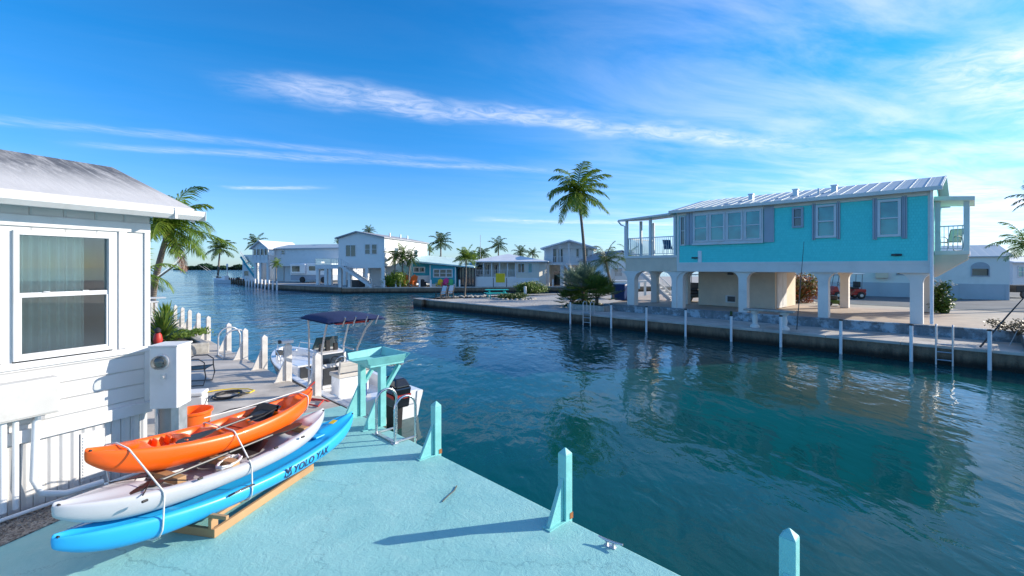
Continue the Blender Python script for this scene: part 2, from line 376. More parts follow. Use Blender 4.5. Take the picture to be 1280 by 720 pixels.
M['curtain'] = mat('pale_green_blind', (.66,.78,.70), .8, .08, 1.5, None, 0, 1, .1, 60)
M['aqua'] = mat('aqua_painted_wood', (.22,.60,.58), .5, .1, 5, (.12,.36,.36), .4, 3, .3, 30)
M['rust'] = mat('rust', (.35,.13,.04), .8, .2, 20)
M['wood'] = grooves('raw_pine_timber', (.42,.25,.12), 1, 5.0, .7, .001, .1, .25, (.22,.12,.06), .5)
M['orange'] = mat('orange_plastic_hull', (.95,.125,.002), .36, .06, 2, (.6,.10,.02), .3, 4, .04, 60, coat=.15)
M['greyhull'] = mat('pale_grey_plastic_hull', (.46,.47,.50), .42, .06, 2, (.28,.28,.30), .35, 3, .04, 60)
M['bluehull'] = mat('sky_blue_plastic_hull', (.02,.38,.74), .38, .05, 2, (.015,.28,.6), .3, 3, .04, 60, coat=.15)
M['black'] = mat('black_rubber', (.018,.018,.020), .55, .2, 8, None, 0, 1, .1)
M['dkgrey'] = mat('dark_grey_metal', (.06,.065,.07), .45, .15, 5, None, 0, 1, .1, metal=.3)
M['steel'] = mat('brushed_steel', (.62,.63,.65), .25, .05, 10, None, 0, 1, .05, metal=1)
M['galv'] = mat('weathered_aluminium', (.55,.56,.58), .42, .1, 10, (.3,.3,.3), .3, 4, .1, metal=.7)
M['gel'] = mat('white_gelcoat', (.78,.79,.80), .22, .03, 1, (.5,.5,.48), .2, 2, 0, coat=.4)
M['canvas'] = mat('navy_canvas', (.010,.022,.085), .85, .15, 4, None, 0, 1, .3, 60)
M['red'] = mat('red_paint', (.45,.03,.02), .5, .1, 3)
M['rope'] = grooves('white_rope', (.78,.77,.74), 2, .012, .8, .003, .4)
M['pvc'] = mat('white_pvc', (.78,.79,.80), .4, .04, 2, (.4,.4,.36), .35, 3, .03)
M['yellow'] = mat('yellow_paint', (.80,.55,.01), .5, .06, 2)
M['aquabright'] = mat('aqua_table_paint', (.03,.50,.46), .5, .06, 2)
M['orangewood'] = mat('orange_chair_paint', (.80,.16,.02), .5, .08, 3)
M['pink'] = mat('pink_paint', (.75,.05,.22), .5, .08, 3)
M['lime'] = mat('green_chair_paint', (.12,.55,.20), .5, .08, 3)
M['binblue'] = mat('blue_bin_plastic', (.006,.05,.20), .45, .08, 3)
M['cushion'] = grooves('beige_ribbed_vinyl', (.60,.55,.48), 1, .05, .5, .006, .4)
M['stone'] = mat('coral_rock', (.40,.38,.34), .9, .25, 6, (.15,.14,.12), .5, 5, .8, 25)
M['trunk'] = grooves('palm_trunk_bark', (.21,.18,.15), 2, .13, .9, .02, .3, .25, (.10,.085,.07), .5)
M['greensheath'] = mat('palm_crown_sheath', (.42,.33,.06), .5, .2, 4)
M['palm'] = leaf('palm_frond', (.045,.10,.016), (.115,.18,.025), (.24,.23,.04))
M['palmbright'] = leaf('palm_frond_bright', (.08,.17,.014), (.19,.28,.03), (.32,.32,.05))  # brighter, yellower green fronds
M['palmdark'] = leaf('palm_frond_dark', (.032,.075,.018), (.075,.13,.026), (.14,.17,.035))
M['fan'] = leaf('silver_fan_leaf', (.06,.11,.075), (.15,.22,.15), (.20,.27,.18))
M['dead'] = leaf('dead_frond', (.10,.035,.02), (.17,.065,.035), (.22,.10,.05))
M['hedge'] = leaf('hedge_leaf', (.06,.13,.02), (.14,.22,.03), (.25,.30,.05), 1.5)
M['mangrove'] = leaf('mangrove_leaf', (.020,.055,.022), (.035,.085,.03), (.05,.10,.035), .05)
M['croton'] = leaf('croton_leaf', (.07,.13,.02), (.36,.07,.02), (.50,.20,.03), 2.0)
M['dry'] = leaf('dry_leaf', (.12,.09,.05), (.18,.14,.08), (.10,.10,.05), 2)
M['flower'] = mat('white_petal', (.8,.78,.75), .7, .05)
M['stem'] = mat('brown_stem', (.11,.08,.05), .9, .2, 6)
M['soil'] = mat('dark_soil', (.06,.045,.035), .95, .3, 6, None, 0, 1, .8, 20)
M['text'] = mat('navy_lettering', (.01,.03,.09), .5, .05)

# ------------------------------------------------------------------ ground and water
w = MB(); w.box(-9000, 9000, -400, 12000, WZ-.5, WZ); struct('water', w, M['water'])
def poly_slab(pts, z0, z1):
    mb = MB(); mb.prism([(p[0], p[1]) for p in pts], z0, z1); return mb
# near bank: painted deck (s<9) and plain concrete dock beyond
edge = 4.0
dk = MB(); dk.prism([tuple(Wc(-14, edge).xy), tuple(Wc(9.0, edge).xy), tuple(Wc(9.0, -6).xy), tuple(Wc(-14, -16).xy)], -1.6, 0)
deck = struct('deck', dk, M['deck'], bevel=.02)
dc = MB(); dc.prism([tuple(Wc(9.004, edge).xy), tuple(Wc(75, edge).xy), tuple(Wc(75, -12).xy), tuple(Wc(9.004, -12).xy)], -1.6, -.012)
struct('dock', dc, M['conc'], bevel=.03)
# right bank, lower gravel level, with the pointed end and the side canal behind it
RB = 22.4
pts = [Wc(-60, RB), Wc(s_at(517.6, RB), RB), gp(528, 374.6), gp(548, 371.4), gp(600, 369), gp(690, 366.8), gp(760, 366.2), Vector((24, 58, 0)), Vector((110, 60, 0)), Vector((120, -20, 0))]
rb = poly_slab(pts, -1.3, 0); struct('right_bank', rb, M['gravel_bank'], bevel=.04)
fb = poly_slab([Vector((-22.5, 60.5, 0)), Vector((-36, 70, 0)), Vector((-72, 112, 0)), Vector((-70, 122, 0)), Vector((140, 150, 0)), Vector((140, 64, 0)), Vector((12, 64.5, 0)), Vector((-8, 62, 0))], -1.3, -.02)
struct('far_bank', fb, M['gravel_bank'])
UPT = 25.1; UZ = .40; UE = 17.0; US = -1.2
up = poly_slab([Wc(US, UPT+.2), Wc(UE, UPT+.2), Wc(UE+4, 40), Wc(UE+2, 95), Wc(-60, 95), Wc(-60, 21.5), Wc(US, 22.6)], -.5, UZ-.02)
struct('patio', up, M['patio'])
rd = MB()
rd.prism([tuple(Wc(-40, 36.5).xy), tuple(Wc(7.0, 36.5).xy), tuple(Wc(14, 44).xy), tuple(Wc(14, 90).xy), tuple(Wc(-40, 90).xy)], UZ-.018, UZ-.006)
struct('road', rd, M['road'])

# seawalls
sw = thing('seawall', 'long stained concrete seawall with capped ledge below the turquoise house', 'seawall', Wc(10, RB, WZ), CA)
b = MB(); b.box(-.06, .30, -48, s_at(517.6, RB)-10, -.6, .60); Li = Matrix.Rotation(-CA, 3, 'Z')
tip = [Li @ (Vector(p)-sw.location) for p in (Wc(s_at(517.6, RB), RB), gp(528, 374.6), gp(548, 371.4), gp(600, 369), gp(690, 366.8))]
for a, c in zip(tip, tip[1:]):
    d = (c-a).normalized(); n = Vector((d.y, -d.x, 0))*.08
    b.hexa([Vector((q.x, q.y, z)) for z in (-.6, .665) for q in (a-n, a+n, c+n, c-n)])
b.build('wall', M['seawall'], sw)
b = MB(); 
yy = -48.0
rng = random.Random(4)
while yy < s_at(700, RB)-10:
    L = 2.35; b.box(-.10, 2.75, yy, min(yy+L-.015, s_at(700, RB)-10), .58, .685); yy += L
b.build('ledge', M['conc'], sw, bevel=.012)
b = MB(); b.box(-.10, .75, s_at(700, RB)-10, s_at(517.6, RB)-10, .605, .692); b.build('cap', M['conc'], sw, bevel=.012)
uw = thing('block_wall', 'low blue-grey flaking block wall in front of the raised patio', 'wall', Wc(US, UPT, 0), CA)
b = MB(); b.box(0, .22, 0, UE-US, 0, UZ-.03); b.box(-2.3, 0, -.22, 0, 0, UZ-.03); b.build('wall', M['blockwall'], uw)
b = MB(); b.box(-.03, .26, -.25, UE-US, UZ-.03, UZ+.03); b.box(-2.33, -.03, -.25, .03, UZ-.03, UZ+.03); b.build('cap', M['blockwall'], uw, bevel=.01)
fw = thing('seawall', 'far concrete seawall running beneath the white and teal houses across the side canal', 'seawall', (-22.5, 60.4, WZ))
b = MB()
P2 = [Vector((-22.5, 60.4, 0)), Vector((-8, 61.9, 0)), Vector((12, 64.4, 0)), Vector((40, 64.2, 0))]
for i in range(3):
    a, c = P2[i]-P2[0], P2[i+1]-P2[0]; d = (c-a).normalized(); n = Vector((d.y, -d.x, 0))*.15
    b.hexa([a-n+Vector((0,0,-.5)), a+n+Vector((0,0,-.5)), c+n+Vector((0,0,-.5)), c-n+Vector((0,0,-.5)), a-n+Vector((0,0,.66)), a+n+Vector((0,0,.66)), c+n+Vector((0,0,.66)), c-n+Vector((0,0,.66))])
b.build('wall', M['seawall'], fw)
b = MB()
for i in range(3):
    a, c = P2[i]-P2[0], P2[i+1]-P2[0]; d = (c-a).normalized(); n = Vector((d.y, -d.x, 0))
    b.hexa([a-n*.6+Vector((0,0,.662)), a+n*.22+Vector((0,0,.662)), c+n*.22+Vector((0,0,.662)), c-n*.6+Vector((0,0,.662)), a-n*.6+Vector((0,0,.80)), a+n*.22+Vector((0,0,.80)), c+n*.22+Vector((0,0,.80)), c-n*.6+Vector((0,0,.80))])
b.build('cap', M['conc'], fw)
lw = thing('seawall', 'distant seawall with dark timber facing along the left end of the far bank', 'seawall', (-22.5, 60.4, WZ))
b = MB()
P3 = [Vector((-22.5, 60.4, 0)), Vector((-36, 70, 0)), Vector((-72, 112, 0))]
for i in range(2):
    a, c = P3[i]-P3[0], P3[i+1]-P3[0]; d = (c-a).normalized(); n = Vector((-d.y, d.x, 0))*.2
    b.hexa([a-n+Vector((0,0,-.5)), a+n+Vector((0,0,-.5)), c+n+Vector((0,0,-.5)), c-n+Vector((0,0,-.5)), a-n+Vector((0,0,.76)), a+n+Vector((0,0,.76)), c+n+Vector((0,0,.76)), c-n+Vector((0,0,.76))])
b.build('wall', M['seawall'], lw)

# ------------------------------------------------------------------ vegetation builders
def frond(mb, o, az, el, L, droop, ll, n, rng, wind=Vector((0,0,0)), stiff=.5, wd=.05):
    p = Vector(o); d = Vector((math.cos(az)*math.cos(el), math.sin(az)*math.cos(el), math.sin(el)))
    step = L/n; pts = [p.copy()]; dirs = [d.copy()]
    for i in range(n):
        k = (i+1)/n
        d = (d + Vector((0,0,-1))*droop*step/L*(.4+1.6*k) + wind*step/L*(.3+k)).normalized()
        p = p + d*step; pts.append(p.copy()); dirs.append(d.copy())
    mb.tube(pts[::2] if n % 2 == 0 else pts, [L*.012*(1-.8*i/(len(pts[::2] if n % 2 == 0 else pts)-1))+.004 for i in range(len(pts[::2] if n % 2 == 0 else pts))], 4, False)
    for i in range(2, n+1):
        k = i/n; f = dirs[i]; sd_ = f.cross(Vector((0,0,1)))
        if sd_.length < .1: sd_ = Vector((1,0,0))
        sd_.normalize(); upv = sd_.cross(f).normalized()
        le = ll*math.sin(math.pi*min(1, .14+k*.80))**.7*(.8+.4*rng.random())
        for sg in (-1, 1):
            dd = (sd_*sg*.85 + f*(.45+.5*k) + upv*.28*stiff + Vector((0,0,-1))*(.35+.3*rng.random())*(1-stiff) + wind*.5 + Vector((rng.uniform(-.12,.12), rng.uniform(-.12,.12), rng.uniform(-.12,.12)))).normalized()
            a = pts[i]; mid = a + dd*le*.55
            tip = mid + (dd + Vector((0,0,-1))*(.55*(1-stiff)+.25) + wind*.4).normalized()*le*.5
            wv = f*wd*.5
            mb.face(a-wv*.6, a+wv*.6, mid+wv, mid-wv); mb.face(mid-wv, mid+wv, tip)
def palm(name, label, base, crown, Rr, nf=18, mt='palm', n=22, ll=.55, trunk_r=.14, lean=None, seed=1, wind=(0,0,0), droop=1.5, sheath=False, group=None, low=-.35, wd=.05, deadf=0):
    rng = random.Random(seed); base = Vector(base); crown = Vector(crown)
    th = thing(name, label, 'palm tree', base, 0, group)
    c = crown-base; mid = c*.5 + Vector(lean or (0,0,0)); pts = []
    for i in range(15):
        k = i/14; pts.append((Vector((0,0,-.1))*(1-k)**2 + mid*2*k*(1-k) + c*k*k))
    rr = [trunk_r*(1.35 if i == 0 else 1.12-.42*i/14) for i in range(15)]
    b = MB(); b.tube(pts, rr, 10); b.build('trunk', M['trunk'], th, smooth=True)
    if sheath:
        b = MB(); d = (pts[-1]-pts[-3]).normalized(); b.tube([pts[-1]-d*.1, pts[-1]+d*.15, pts[-1]+d*.6], [trunk_r*.95, trunk_r*.8, trunk_r*.35], 10); b.build('crown_shaft', M['greensheath'], th, smooth=True); c = c + d*.5
    b = MB(); wv = Vector(wind)
    for i in range(nf):
        k = i/nf; el = 1.35 - k*(1.35-low) + rng.uniform(-.12,.12); az = i*2.399+rng.uniform(-.3,.3)
        frond(b, c, az, el, Rr*(.82+.3*rng.random())*(1 if k < .8 else .92), droop*(.55+.55*rng.random())*(1 if el > 0 else .6), ll, n, rng, wv, .35, wd)
    b.build('crown', M[mt], th, fix=False)
    if deadf:
        b = MB()
        for i in range(deadf): frond(b, c-Vector((0,0,.3)), -.35+rng.uniform(-.15,.15), -.6, Rr*.8, 1.6, ll*.6, n, rng, Vector((0,0,-.2)), .0, wd*.8)
        b.build('dead_frond', M['dead'], th, fix=False)
    return th
def leafblob(mb, c, rad, n, size, rng, seed=0, flat=0):
    cl = [(Vector((rng.gauss(0,1), rng.gauss(0,1), rng.gauss(0,.8))).normalized()*rng.uniform(.45,.85)) for _ in range(max(6, n//90))]
    for i in range(n):
        q = rng.choice(cl); v = q + Vector((rng.gauss(0,1), rng.gauss(0,1), rng.gauss(0,1)))*.17
        p = Vector(c) + Vector((v.x*rad[0], v.y*rad[1], v.z*rad[2]))
        if p.z < 0.02: p.z = abs(p.z)*.3+.02
        a = Vector((rng.gauss(0,1), rng.gauss(0,1), rng.gauss(0,1))).normalized(); bb = a.orthogonal().normalized(); s = size*rng.uniform(.6,1.3)
        mb.face(p-a*s-bb*s*.1, p+bb*s*.45, p+a*s, p-bb*s*.45)
def bush(name, label, base, rad, mt, n=1500, size=.07, seed=1, cat='shrub', group=None, extra=None, cz=.55):
    rng = random.Random(seed); th = thing(name, label, cat, base, 0, group)
    b = MB(); leafblob(b, (0,0,rad[2]*cz*1.6), rad, n, size, rng); b.build('foliage', M[mt], th, fix=False)
    b = MB()
    for i in range(7):
        a = rng.uniform(0, 6.28); b.tube([(0,0,-.03), (math.cos(a)*rad[0]*.3, math.sin(a)*rad[1]*.3, rad[2]*.6), (math.cos(a)*rad[0]*.65, math.sin(a)*rad[1]*.65, rad[2]*1.2)], [.03*rad[0], .02*rad[0], .008], 5)
    b.build('stem', M['stem'], th)
    if extra: extra(th, rng)
    return th
def spiky(name, label, base, n, L, mt, seed, wdt=.045, cat='plant', el0=.1, group=None):
    rng = random.Random(seed); th = thing(name, label, cat, base, 0, group); b = MB()
    for i in range(n):
        az = i*2.399; el = el0+(1.45-el0)*(1-i/n)+rng.uniform(-.1,.1)
        d = Vector((math.cos(az)*math.cos(el), math.sin(az)*math.cos(el), math.sin(el))); s = d.cross(Vector((0,0,1))).normalized()*wdt
        l = L*rng.uniform(.8,1.1); o = Vector((0,0,.12+.2*L*(1-i/n))); m_ = o+d*l*.55; e = o+d*l+Vector((0,0,-.12*l*math.cos(el)))
        b.face(o-s*.6, o+s*.6, m_+s, m_-s); b.face(m_-s, m_+s, e)
    b.build('leaves', M[mt], th, fix=False)
    b = MB(); b.tube([(0,0,-.05),(0,0,.12+.2*L)], [.06,.04], 8); b.build('stem', M['stem'], th)
    return th

# ------------------------------------------------------------------ white mobile home at the left
HA = math.atan2(-.4415, .8973)
hm = thing('mobile_home', 'white mobile home with streaked grey roof at the left beside the kayak stack', 'house', (-5.04, 6.33, 0), HA)
wy0, wy1, wz0, wz1 = -1.34, -.42, 1.73, 3.22       # near window opening
vy0, vy1 = -2.50, -1.43                            # second window, mostly outside the frame
b = MB()
for (a0, a1, z0, z1) in ((-6.5, vy0, 1.70, 3.52), (vy1, wy0, 1.70, 3.52), (wy1, 0, 1.70, 3.52), (vy0, vy1, wz1, 3.52), (wy0, wy1, wz1, 3.52)):
    b.box(-.12, 0, a0, a1, z0, z1)
b.box(-4.0, -.12, -.10, 0, .8, 3.5); b.box(-4.1, -4.0, -6.5, 0, .8, 3.5); b.box(-4.0, -.12, -6.5, -6.4, .8, 3.5)
b.box(-4.0, -.13, -6.4, -.1, .82, .9)
b.prism([(-4.05, 3.5), (-.01, 3.5), (-2.02, 4.36)], -.10, 0, lambda u, v, w_: (u, w_, v))
b.build('wall', M['batten'], hm)
b = MB(); b.box(-.12, .012, -6.5, 0, .94, 1.70); b.build('lap_siding', M['lap'], hm)
b = MB()
b.box(0, .028, -6.5, .0, 3.27, 3.40); b.box(0, .05, -6.5, .012, .80, .945); b.box(.012, .04, -6.5, -.02, 1.64, 1.715)
b.box(0, .022, -.07, .0, .945, 3.27); b.box(0, .02, wy1+.06, wy1+.15, 1.72, 3.27)
b.build('trim_board', M['white'], hm, bevel=.006)
b = MB(); b.box(-.06, -.02, -6.5, -.02, 0, .80); b.box(-4.0, -.06, -.06, -.02, 0, .8); b.build('skirting', M['skirt'], hm)
for yc in (-.62, -1.75):
    b = MB(); b.box(-.03, -.005, yc-.12, yc+.12, .12, .72)
    for i in range(14): b.box(-.006, .004, yc-.10, yc+.10, .16+i*.038, .175+i*.038)
    b.build('skirting_vent', M['white'], hm)
def roofslab(x0, z0, x1, z1, y0, y1, th): 
    b = MB(); b.hexa([(x0,y0,z0-th),(x1,y0,z1-th),(x1,y1,z1-th),(x0,y1,z0-th),(x0,y0,z0),(x1,y0,z1),(x1,y1,z1),(x0,y1,z0)]); return b
rf = roofslab(.30, 3.64, -2.02, 4.47, -6.8, .42, .07); 
rf.hexa([(-4.35,-6.8,3.57),(-2.02,-6.8,4.40),(-2.02,.42,4.40),(-4.35,.42,3.57),(-4.35,-6.8,3.64),(-2.02,-6.8,4.47),(-2.02,.42,4.47),(-4.35,.42,3.64)])
rf.build('roof', M['oldroof'], hm, bevel=.01)
b = MB(); b.box(-.0, .30, -6.8, .42, 3.50, 3.52); b.box(.28, .30, -6.8, .42, 3.52, 3.57); 
b.hexa([(.30,.40,3.44),(-2.02,.40,4.28),(-2.02,.43,4.28),(.30,.43,3.44),(.30,.40,3.565),(-2.02,.40,4.395),(-2.02,.43,4.395),(.30,.43,3.565)])
b.build('fascia', M['white'], hm, bevel=.004)
b = MB()
prof = [(.305, 3.60), (.305, 3.475), (.36, 3.475), (.415, 3.53), (.425, 3.60), (.410, 3.60), (.40, 3.54), (.355, 3.49), (.318, 3.49), (.318, 3.60)]
b.prism(prof, -6.8, .50, lambda u, v, w_: (u, w_, v)); b.box(.30, .43, .50, .505, 3.47, 3.605); b.box(.30, .432, .10, .13, 3.468, 3.61); b.build('gutter', M['white'], hm)
def sash(parent, y0, y1, z0, z1):
    b = MB(); fw_ = .05; mz = (z0+z1)/2
    for (a0, a1, c0, c1) in ((y0, y0+fw_, z0, z1), (y1-fw_, y1, z0, z1), (y0+fw_, y1-fw_, z1-fw_, z1), (y0+fw_, y1-fw_, z0, z0+fw_)):
        b.box(-.10, .030, a0, a1, c0, c1)
    b.box(-.055, .012, y0+fw_, y1-fw_, mz-.025, mz+.03); b.box(-.05, .02, y0+fw_, y0+fw_+.022, z0+fw_, mz-.025); b.box(-.05, .02, y1-fw_-.022, y1-fw_, z0+fw_, mz-.025)
    b.box(-.05, .02, y0+fw_+.022, y1-fw_-.022, z0+fw_, z0+fw_+.025)
    wn = b.build('window', M['white'], parent, bevel=.004)
    b = MB(); b.box(-.034, -.028, y0+fw_, y1-fw_, mz+.03, z1-fw_); b.box(-.016, -.010, y0+fw_+.02, y1-fw_-.02, z0+fw_+.02, mz-.025); b.build('pane', M['clear'], wn)
    b = MB(); b.box(.012, .022, y0+.25, y0+.31, mz+.028, mz+.04); b.box(.012, .022, y1-.31, y1-.25, mz+.028, mz+.04); b.v = b.v[:8]; b.f = b.f[:6]; b.build('latch', M['galv'], wn)
    b = MB(); b.box(.012, .022, y1-.31, y1-.25, mz+.028, mz+.04); b.build('latch', M['galv'], wn)
    b = MB(); b.box(.0, .002, y0+fw_+.022, y1-fw_-.022, z0+fw_+.025, mz-.025); b.build('insect_screen', M['screen'], wn)
    b = MB(); rows = []
    n = 60; 
    for zz in (z0+.02, z1-.02): rows.append([(-.20+.022*math.cos(i*.9)+.01*math.sin(i*.37), y0+.03+(y1-y0-.24)*i/n, zz) for i in range(n+1)])
    b.grid(rows); b.build('blind', M['curtain'], wn, smooth=True, fix=False)
sash(hm, wy0, wy1, wz0, wz1); sash(hm, vy0, vy1, wz0, wz1)
# electrical box with its pipes
eb = thing('electrical_box', 'white electrical box mounted on the mobile home wall under the window', 'utility box', (-5.04-.4415*1.20+.8973*.03, 6.33-.8973*1.20-.4415*.03, 1.12), HA)
b = MB(); b.box(0, .16, -.36, .20, -.02, .40); b.build('cabinet', M['boxgrey'], eb, bevel=.012)
b = MB(); b.box(.16, .172, -.34, .18, .0, .38); b.build('door', M['boxgrey'], eb, bevel=.006)
for yy, r in ((-.24, .035), (-.14, .028)):
    b = MB(); b.tube([(.06, yy, -.02), (.06, yy, -1.02)], r, 10); b.build('conduit', M['pvc'], eb, smooth=True)
b = MB(); b.tube([(.08, .05, -.02), (.08, .02, -.1), (.08, -.0, -.75), (.10, .06, -.93), (.16, .25, -1.0), (.17, .6, -1.01)], .036, 12); b.build('conduit', M['pvc'], eb, smooth=True)
b = MB(); b.tube([(.08, .05, .0), (.08, .045, -.07)], .05, 12); b.build('fitting', M['galv'], eb)
b = MB(); b.tube([(.16, -.9, 0), (.15, .2, 0), (.14, 1.3, 0)], .022, 8); pp = b.build('ground_pipe', M['pvc'], None, smooth=True)
pp.location = (-5.04-.4415*1.0, 6.33-.8973*1.0, .05); pp.rotation_euler = (0,0,HA); tag(pp, 'thin white pipe lying on the gravel along the ribbed skirting', 'pipe')
gv = MB()
def HL(x, y): return (-5.04+.8973*x+.4415*y, 6.33-.4415*x+.8973*y)
gv.prism([HL(-.05, -6), HL(.95, -6), HL(.70, -1.6), HL(.48, -.5), HL(.35, .3), HL(-.05, .3)], -.01, .012); struct('gravel', gv, M['gravel'])
gs = MB(); rng = random.Random(8)
for i in range(900):
    x_, y_ = HL(rng.uniform(0, .45), rng.uniform(-3.2, .2)); s = rng.uniform(.006, .016)
    gs.lathe([(s*.3, -s*.4), (s, 0), (s*.5, s*.7)], 5, (x_, y_, .014+s*.2))
tag(gs.build('pebbles', M['gravel']), 'loose grey pebbles along the foot of the ribbed skirting', 'pebbles', kind='stuff')
# meter pedestal
mp_ = thing('meter_pedestal', 'white box pedestal with a round glass electric meter at the corner of the mobile home', 'utility pedestal', (-4.66, 6.22, 0), R(8.5)); mp_.scale = (.92, .92, .965)
b = MB(); b.box(-.18, .18, -.19, .19, .95, 1.80); b.build('cabinet', M['white'], mp_, bevel=.01)
b = MB(); b.box(-.195, .195, -.205, .205, 1.80, 1.825); b.build('lid', M['white'], mp_, bevel=.008)
b = MB(); b.box(-.16, .06, -.05, .12, .0, .95); b.build('post', M['conc'], mp_, bevel=.01)
b = MB(); b.box(.065, .17, -.12, .1, .55, .95); b.tube([(-.12, -.12, .95), (-.12, -.12, .02)], .03, 8); b.build('conduit', M['galv'], mp_, bevel=.004)
Mr = Matrix.Translation((-.02, -.19, 1.60)) @ Matrix.Rotation(R(90), 4, 'X')
mt_ = MB(); mt_.lathe([(.105, 0), (.105, .03), (.095, .035)], 28, M=Mr); mr = mt_.build('meter', M['galv'], mp_, smooth=True)
b = MB(); b.lathe([(.09, .03), (.09, .10), (.075, .13), (.03, .145), (.001, .147)], 28, M=Mr); b.build('glass_dome', M['clear'], mr, smooth=True)
b = MB(); b.lathe([(.07, .03), (.07, .07), (.001, .071)], 24, M=Mr); b.build('dial', M['dkgrey'], mr)
b = MB(); b.box(-.035, .035, -.20, -.19, 1.36, 1.43); b.lathe([(.02, 0), (.02, .03)], 12, M=Matrix.Translation((0, -.2, 1.39)) @ Matrix.Rotation(R(90), 4, 'X')); b.build('latch', M['galv'], mp_)
# tub and cooler and chair behind it
tb = thing('tub', 'round orange plastic tub behind the meter pedestal', 'tub', (-5.28, 7.55, 0))
b = MB(); b.lathe([(.20, 0), (.25, .38), (.275, .40), (.275, .44), (.25, .44), (.24, .40), (.19, .03), (.001, .03)], 28); b.build('bowl', M['orange'], tb, smooth=True)
cl = thing('cooler', 'small white cooler box standing behind the meter pedestal', 'cooler', (-5.95, 8.45, 0), .3)
b = MB(); b.box(-.22, .22, -.16, .16, 0, .42); b.build('body', M['white'], cl, bevel=.02)
b = MB(); b.box(-.23, .23, -.17, .17, .43, .50); b.build('lid', M['white'], cl, bevel=.02)
b = MB(); b.tube([(.235, -.08, .25), (.27, -.08, .36), (.27, .08, .36), (.235, .08, .25)], .008, 6); b.build('handle', M['black'], cl)
def sling_chair(name, label, loc, rz, frame, sling, group=None, sc=1):
    th = thing(name, label, 'chair', loc, rz, group); th.scale = (sc, sc, sc)
    for sg in (-1, 1):
        b = MB(); x = sg*.28
        b.tube([(x, .30, .40), (x, .33, .22), (x, .28, .02), (x, -.22, .02), (x, -.30, .2), (x, -.26, .55), (x, -.1, .64), (x, .18, .64), (x, .3, .55), (x, .30, .40)], .014, 8); b.build('side_frame', frame, th, smooth=True)
    b = MB(); b.tube([(-.25, .32, .40), (-.25, -.2, .38), (-.25, -.42, .98)], .013, 8); b.tube([(.25, .32, .40), (.25, -.2, .38), (.25, -.42, .98)], .013, 8); b.tube([(-.25, -.42, .98), (.25, -.42, .98)], .013, 8); b.tube([(-.28, .3, .4), (.28, .3, .4)], .013, 8); b.build('seat_frame', frame, th, smooth=True)
    b = MB(); b.grid([[(-.245, .31, .41), (.245, .31, .41)], [(-.245, .0, .385), (.245, .0, .385)], [(-.245, -.2, .385), (.245, -.2, .385)]]); b.build('seat', sling, th, fix=False)
    b = MB(); b.grid([[(-.245, -.21, .39), (.245, -.21, .39)], [(-.245, -.32, .68), (.245, -.32, .68)], [(-.245, -.42, .97), (.245, -.42, .97)]]); b.build('backrest', sling, th, fix=False)
    return th
sling_chair('patio_chair', 'black metal patio chair on the grey dock behind the cooler', (-7.6, 10.9, 0), R(-75), M['dkgrey'], M['dkgrey'])
sling_chair('patio_chair', 'second black metal patio chair, nearer the house beside the planter', (-8.9, 11.7, 0), R(-65), M['dkgrey'], M['dkgrey'])
# hoses on the dock
b = MB(); pts = [gp(px, py, .02) for px, py in ((253, 491), (270, 488), (290, 486), (310, 486), (318, 488), (312, 491), (298, 491))]; b.tube(pts, .014, 6)
o = b.build('garden_hose', M['yellow'], smooth=True); tag(o, 'yellow hose lying in a loose curve on the grey dock', 'hose')
b = MB(); c0 = gp(285, 494, .02); pts = [c0+Vector((math.cos(i*.5)*(.28+.05*math.sin(i*.9)), math.sin(i*.5)*(.28+.05*math.cos(i*.7)), .012*(i//12))) for i in range(40)]; b.tube(pts, .017, 6)
o = b.build('cable', M['black'], smooth=True); tag(o, 'black cable coiled on the grey dock beside the yellow hose', 'cable')

# planter with yuccas, palm and the things around it
pl = thing('planter', 'raised stone planter bed with green plants on the far dock', 'planter', Wc(17.6, .5), CA)
b = MB(); b.box(0, 2.9, 0, .22, -.02, .33); b.box(2.68, 2.9, .22, 9, -.02, .33); b.box(0, 2.68, 8.8, 9, -.02, .33); b.build('wall', M['stone'], pl, bevel=.03)
b = MB(); b.box(0, 2.68, .22, 8.8, 0, .26); b.build('soil', M['soil'], pl)
spiky('yucca', 'spiky green yucca in the stone planter, nearer the white meter pedestal', Wc(18.7, 2.3, .26), 90, .95, 'palm', 3, .04)
spiky('yucca', 'spiky green yucca farther along the stone planter, below the leaning palm', Wc(23.5, 3.0, .26), 80, .95, 'palmbright', 4, .04)
bush('ground_cover', 'low sprawling green plant at the canal edge of the stone planter', Wc(19.6, 2.75, .26), (.9, 1.3, .22), 'hedge', 1500, .06, 6, 'plant')
pr = thing('garden_ornament', 'small red parrot shaped ornament in front of the near yucca', 'ornament', Wc(18.0, 2.1, .26))
b = MB(); b.lathe([(.02, 0), (.09, .08), (.13, .25), (.10, .42), (.05, .50)], 12); b.build('body', M['red'], pr, smooth=True)
b = MB(); b.lathe([(.03, 0), (.085, .05), (.09, .12), (.04, .18), (.01, .19)], 12, c=(.02, -.03, .46)); b.build('head', M['black'], pr, smooth=True)
wt = thing('dock_table', 'white table at the water edge beyond the planter', 'table', Wc(30.5, 2.9), CA)
b = MB(); b.box(-.6, .6, -.9, .9, .98, 1.04); b.box(-.3, .95, -.5, .5, 1.16, 1.20); b.build('tabletop', M['white'], wt, bevel=.01)
for i, (x, y) in enumerate(((-.5, -.8), (.5, -.8), (-.5, .8), (.5, .8))):
    b = MB(); b.box(x-.05, x+.05, y-.05, y+.05, 0, .98); b.build('leg', M['white'], wt)
palm('palm_tree', 'leaning palm with bright green fronds behind the corner of the mobile home', gp(189, 392), at(209, 294, 25), 3.0, 22, 'palmbright', 38, 1.0, .19, (-.45, 0, -.6), 5, (.14, 0, -.05), 1.75, True, wd=.075, deadf=2, low=-.55)
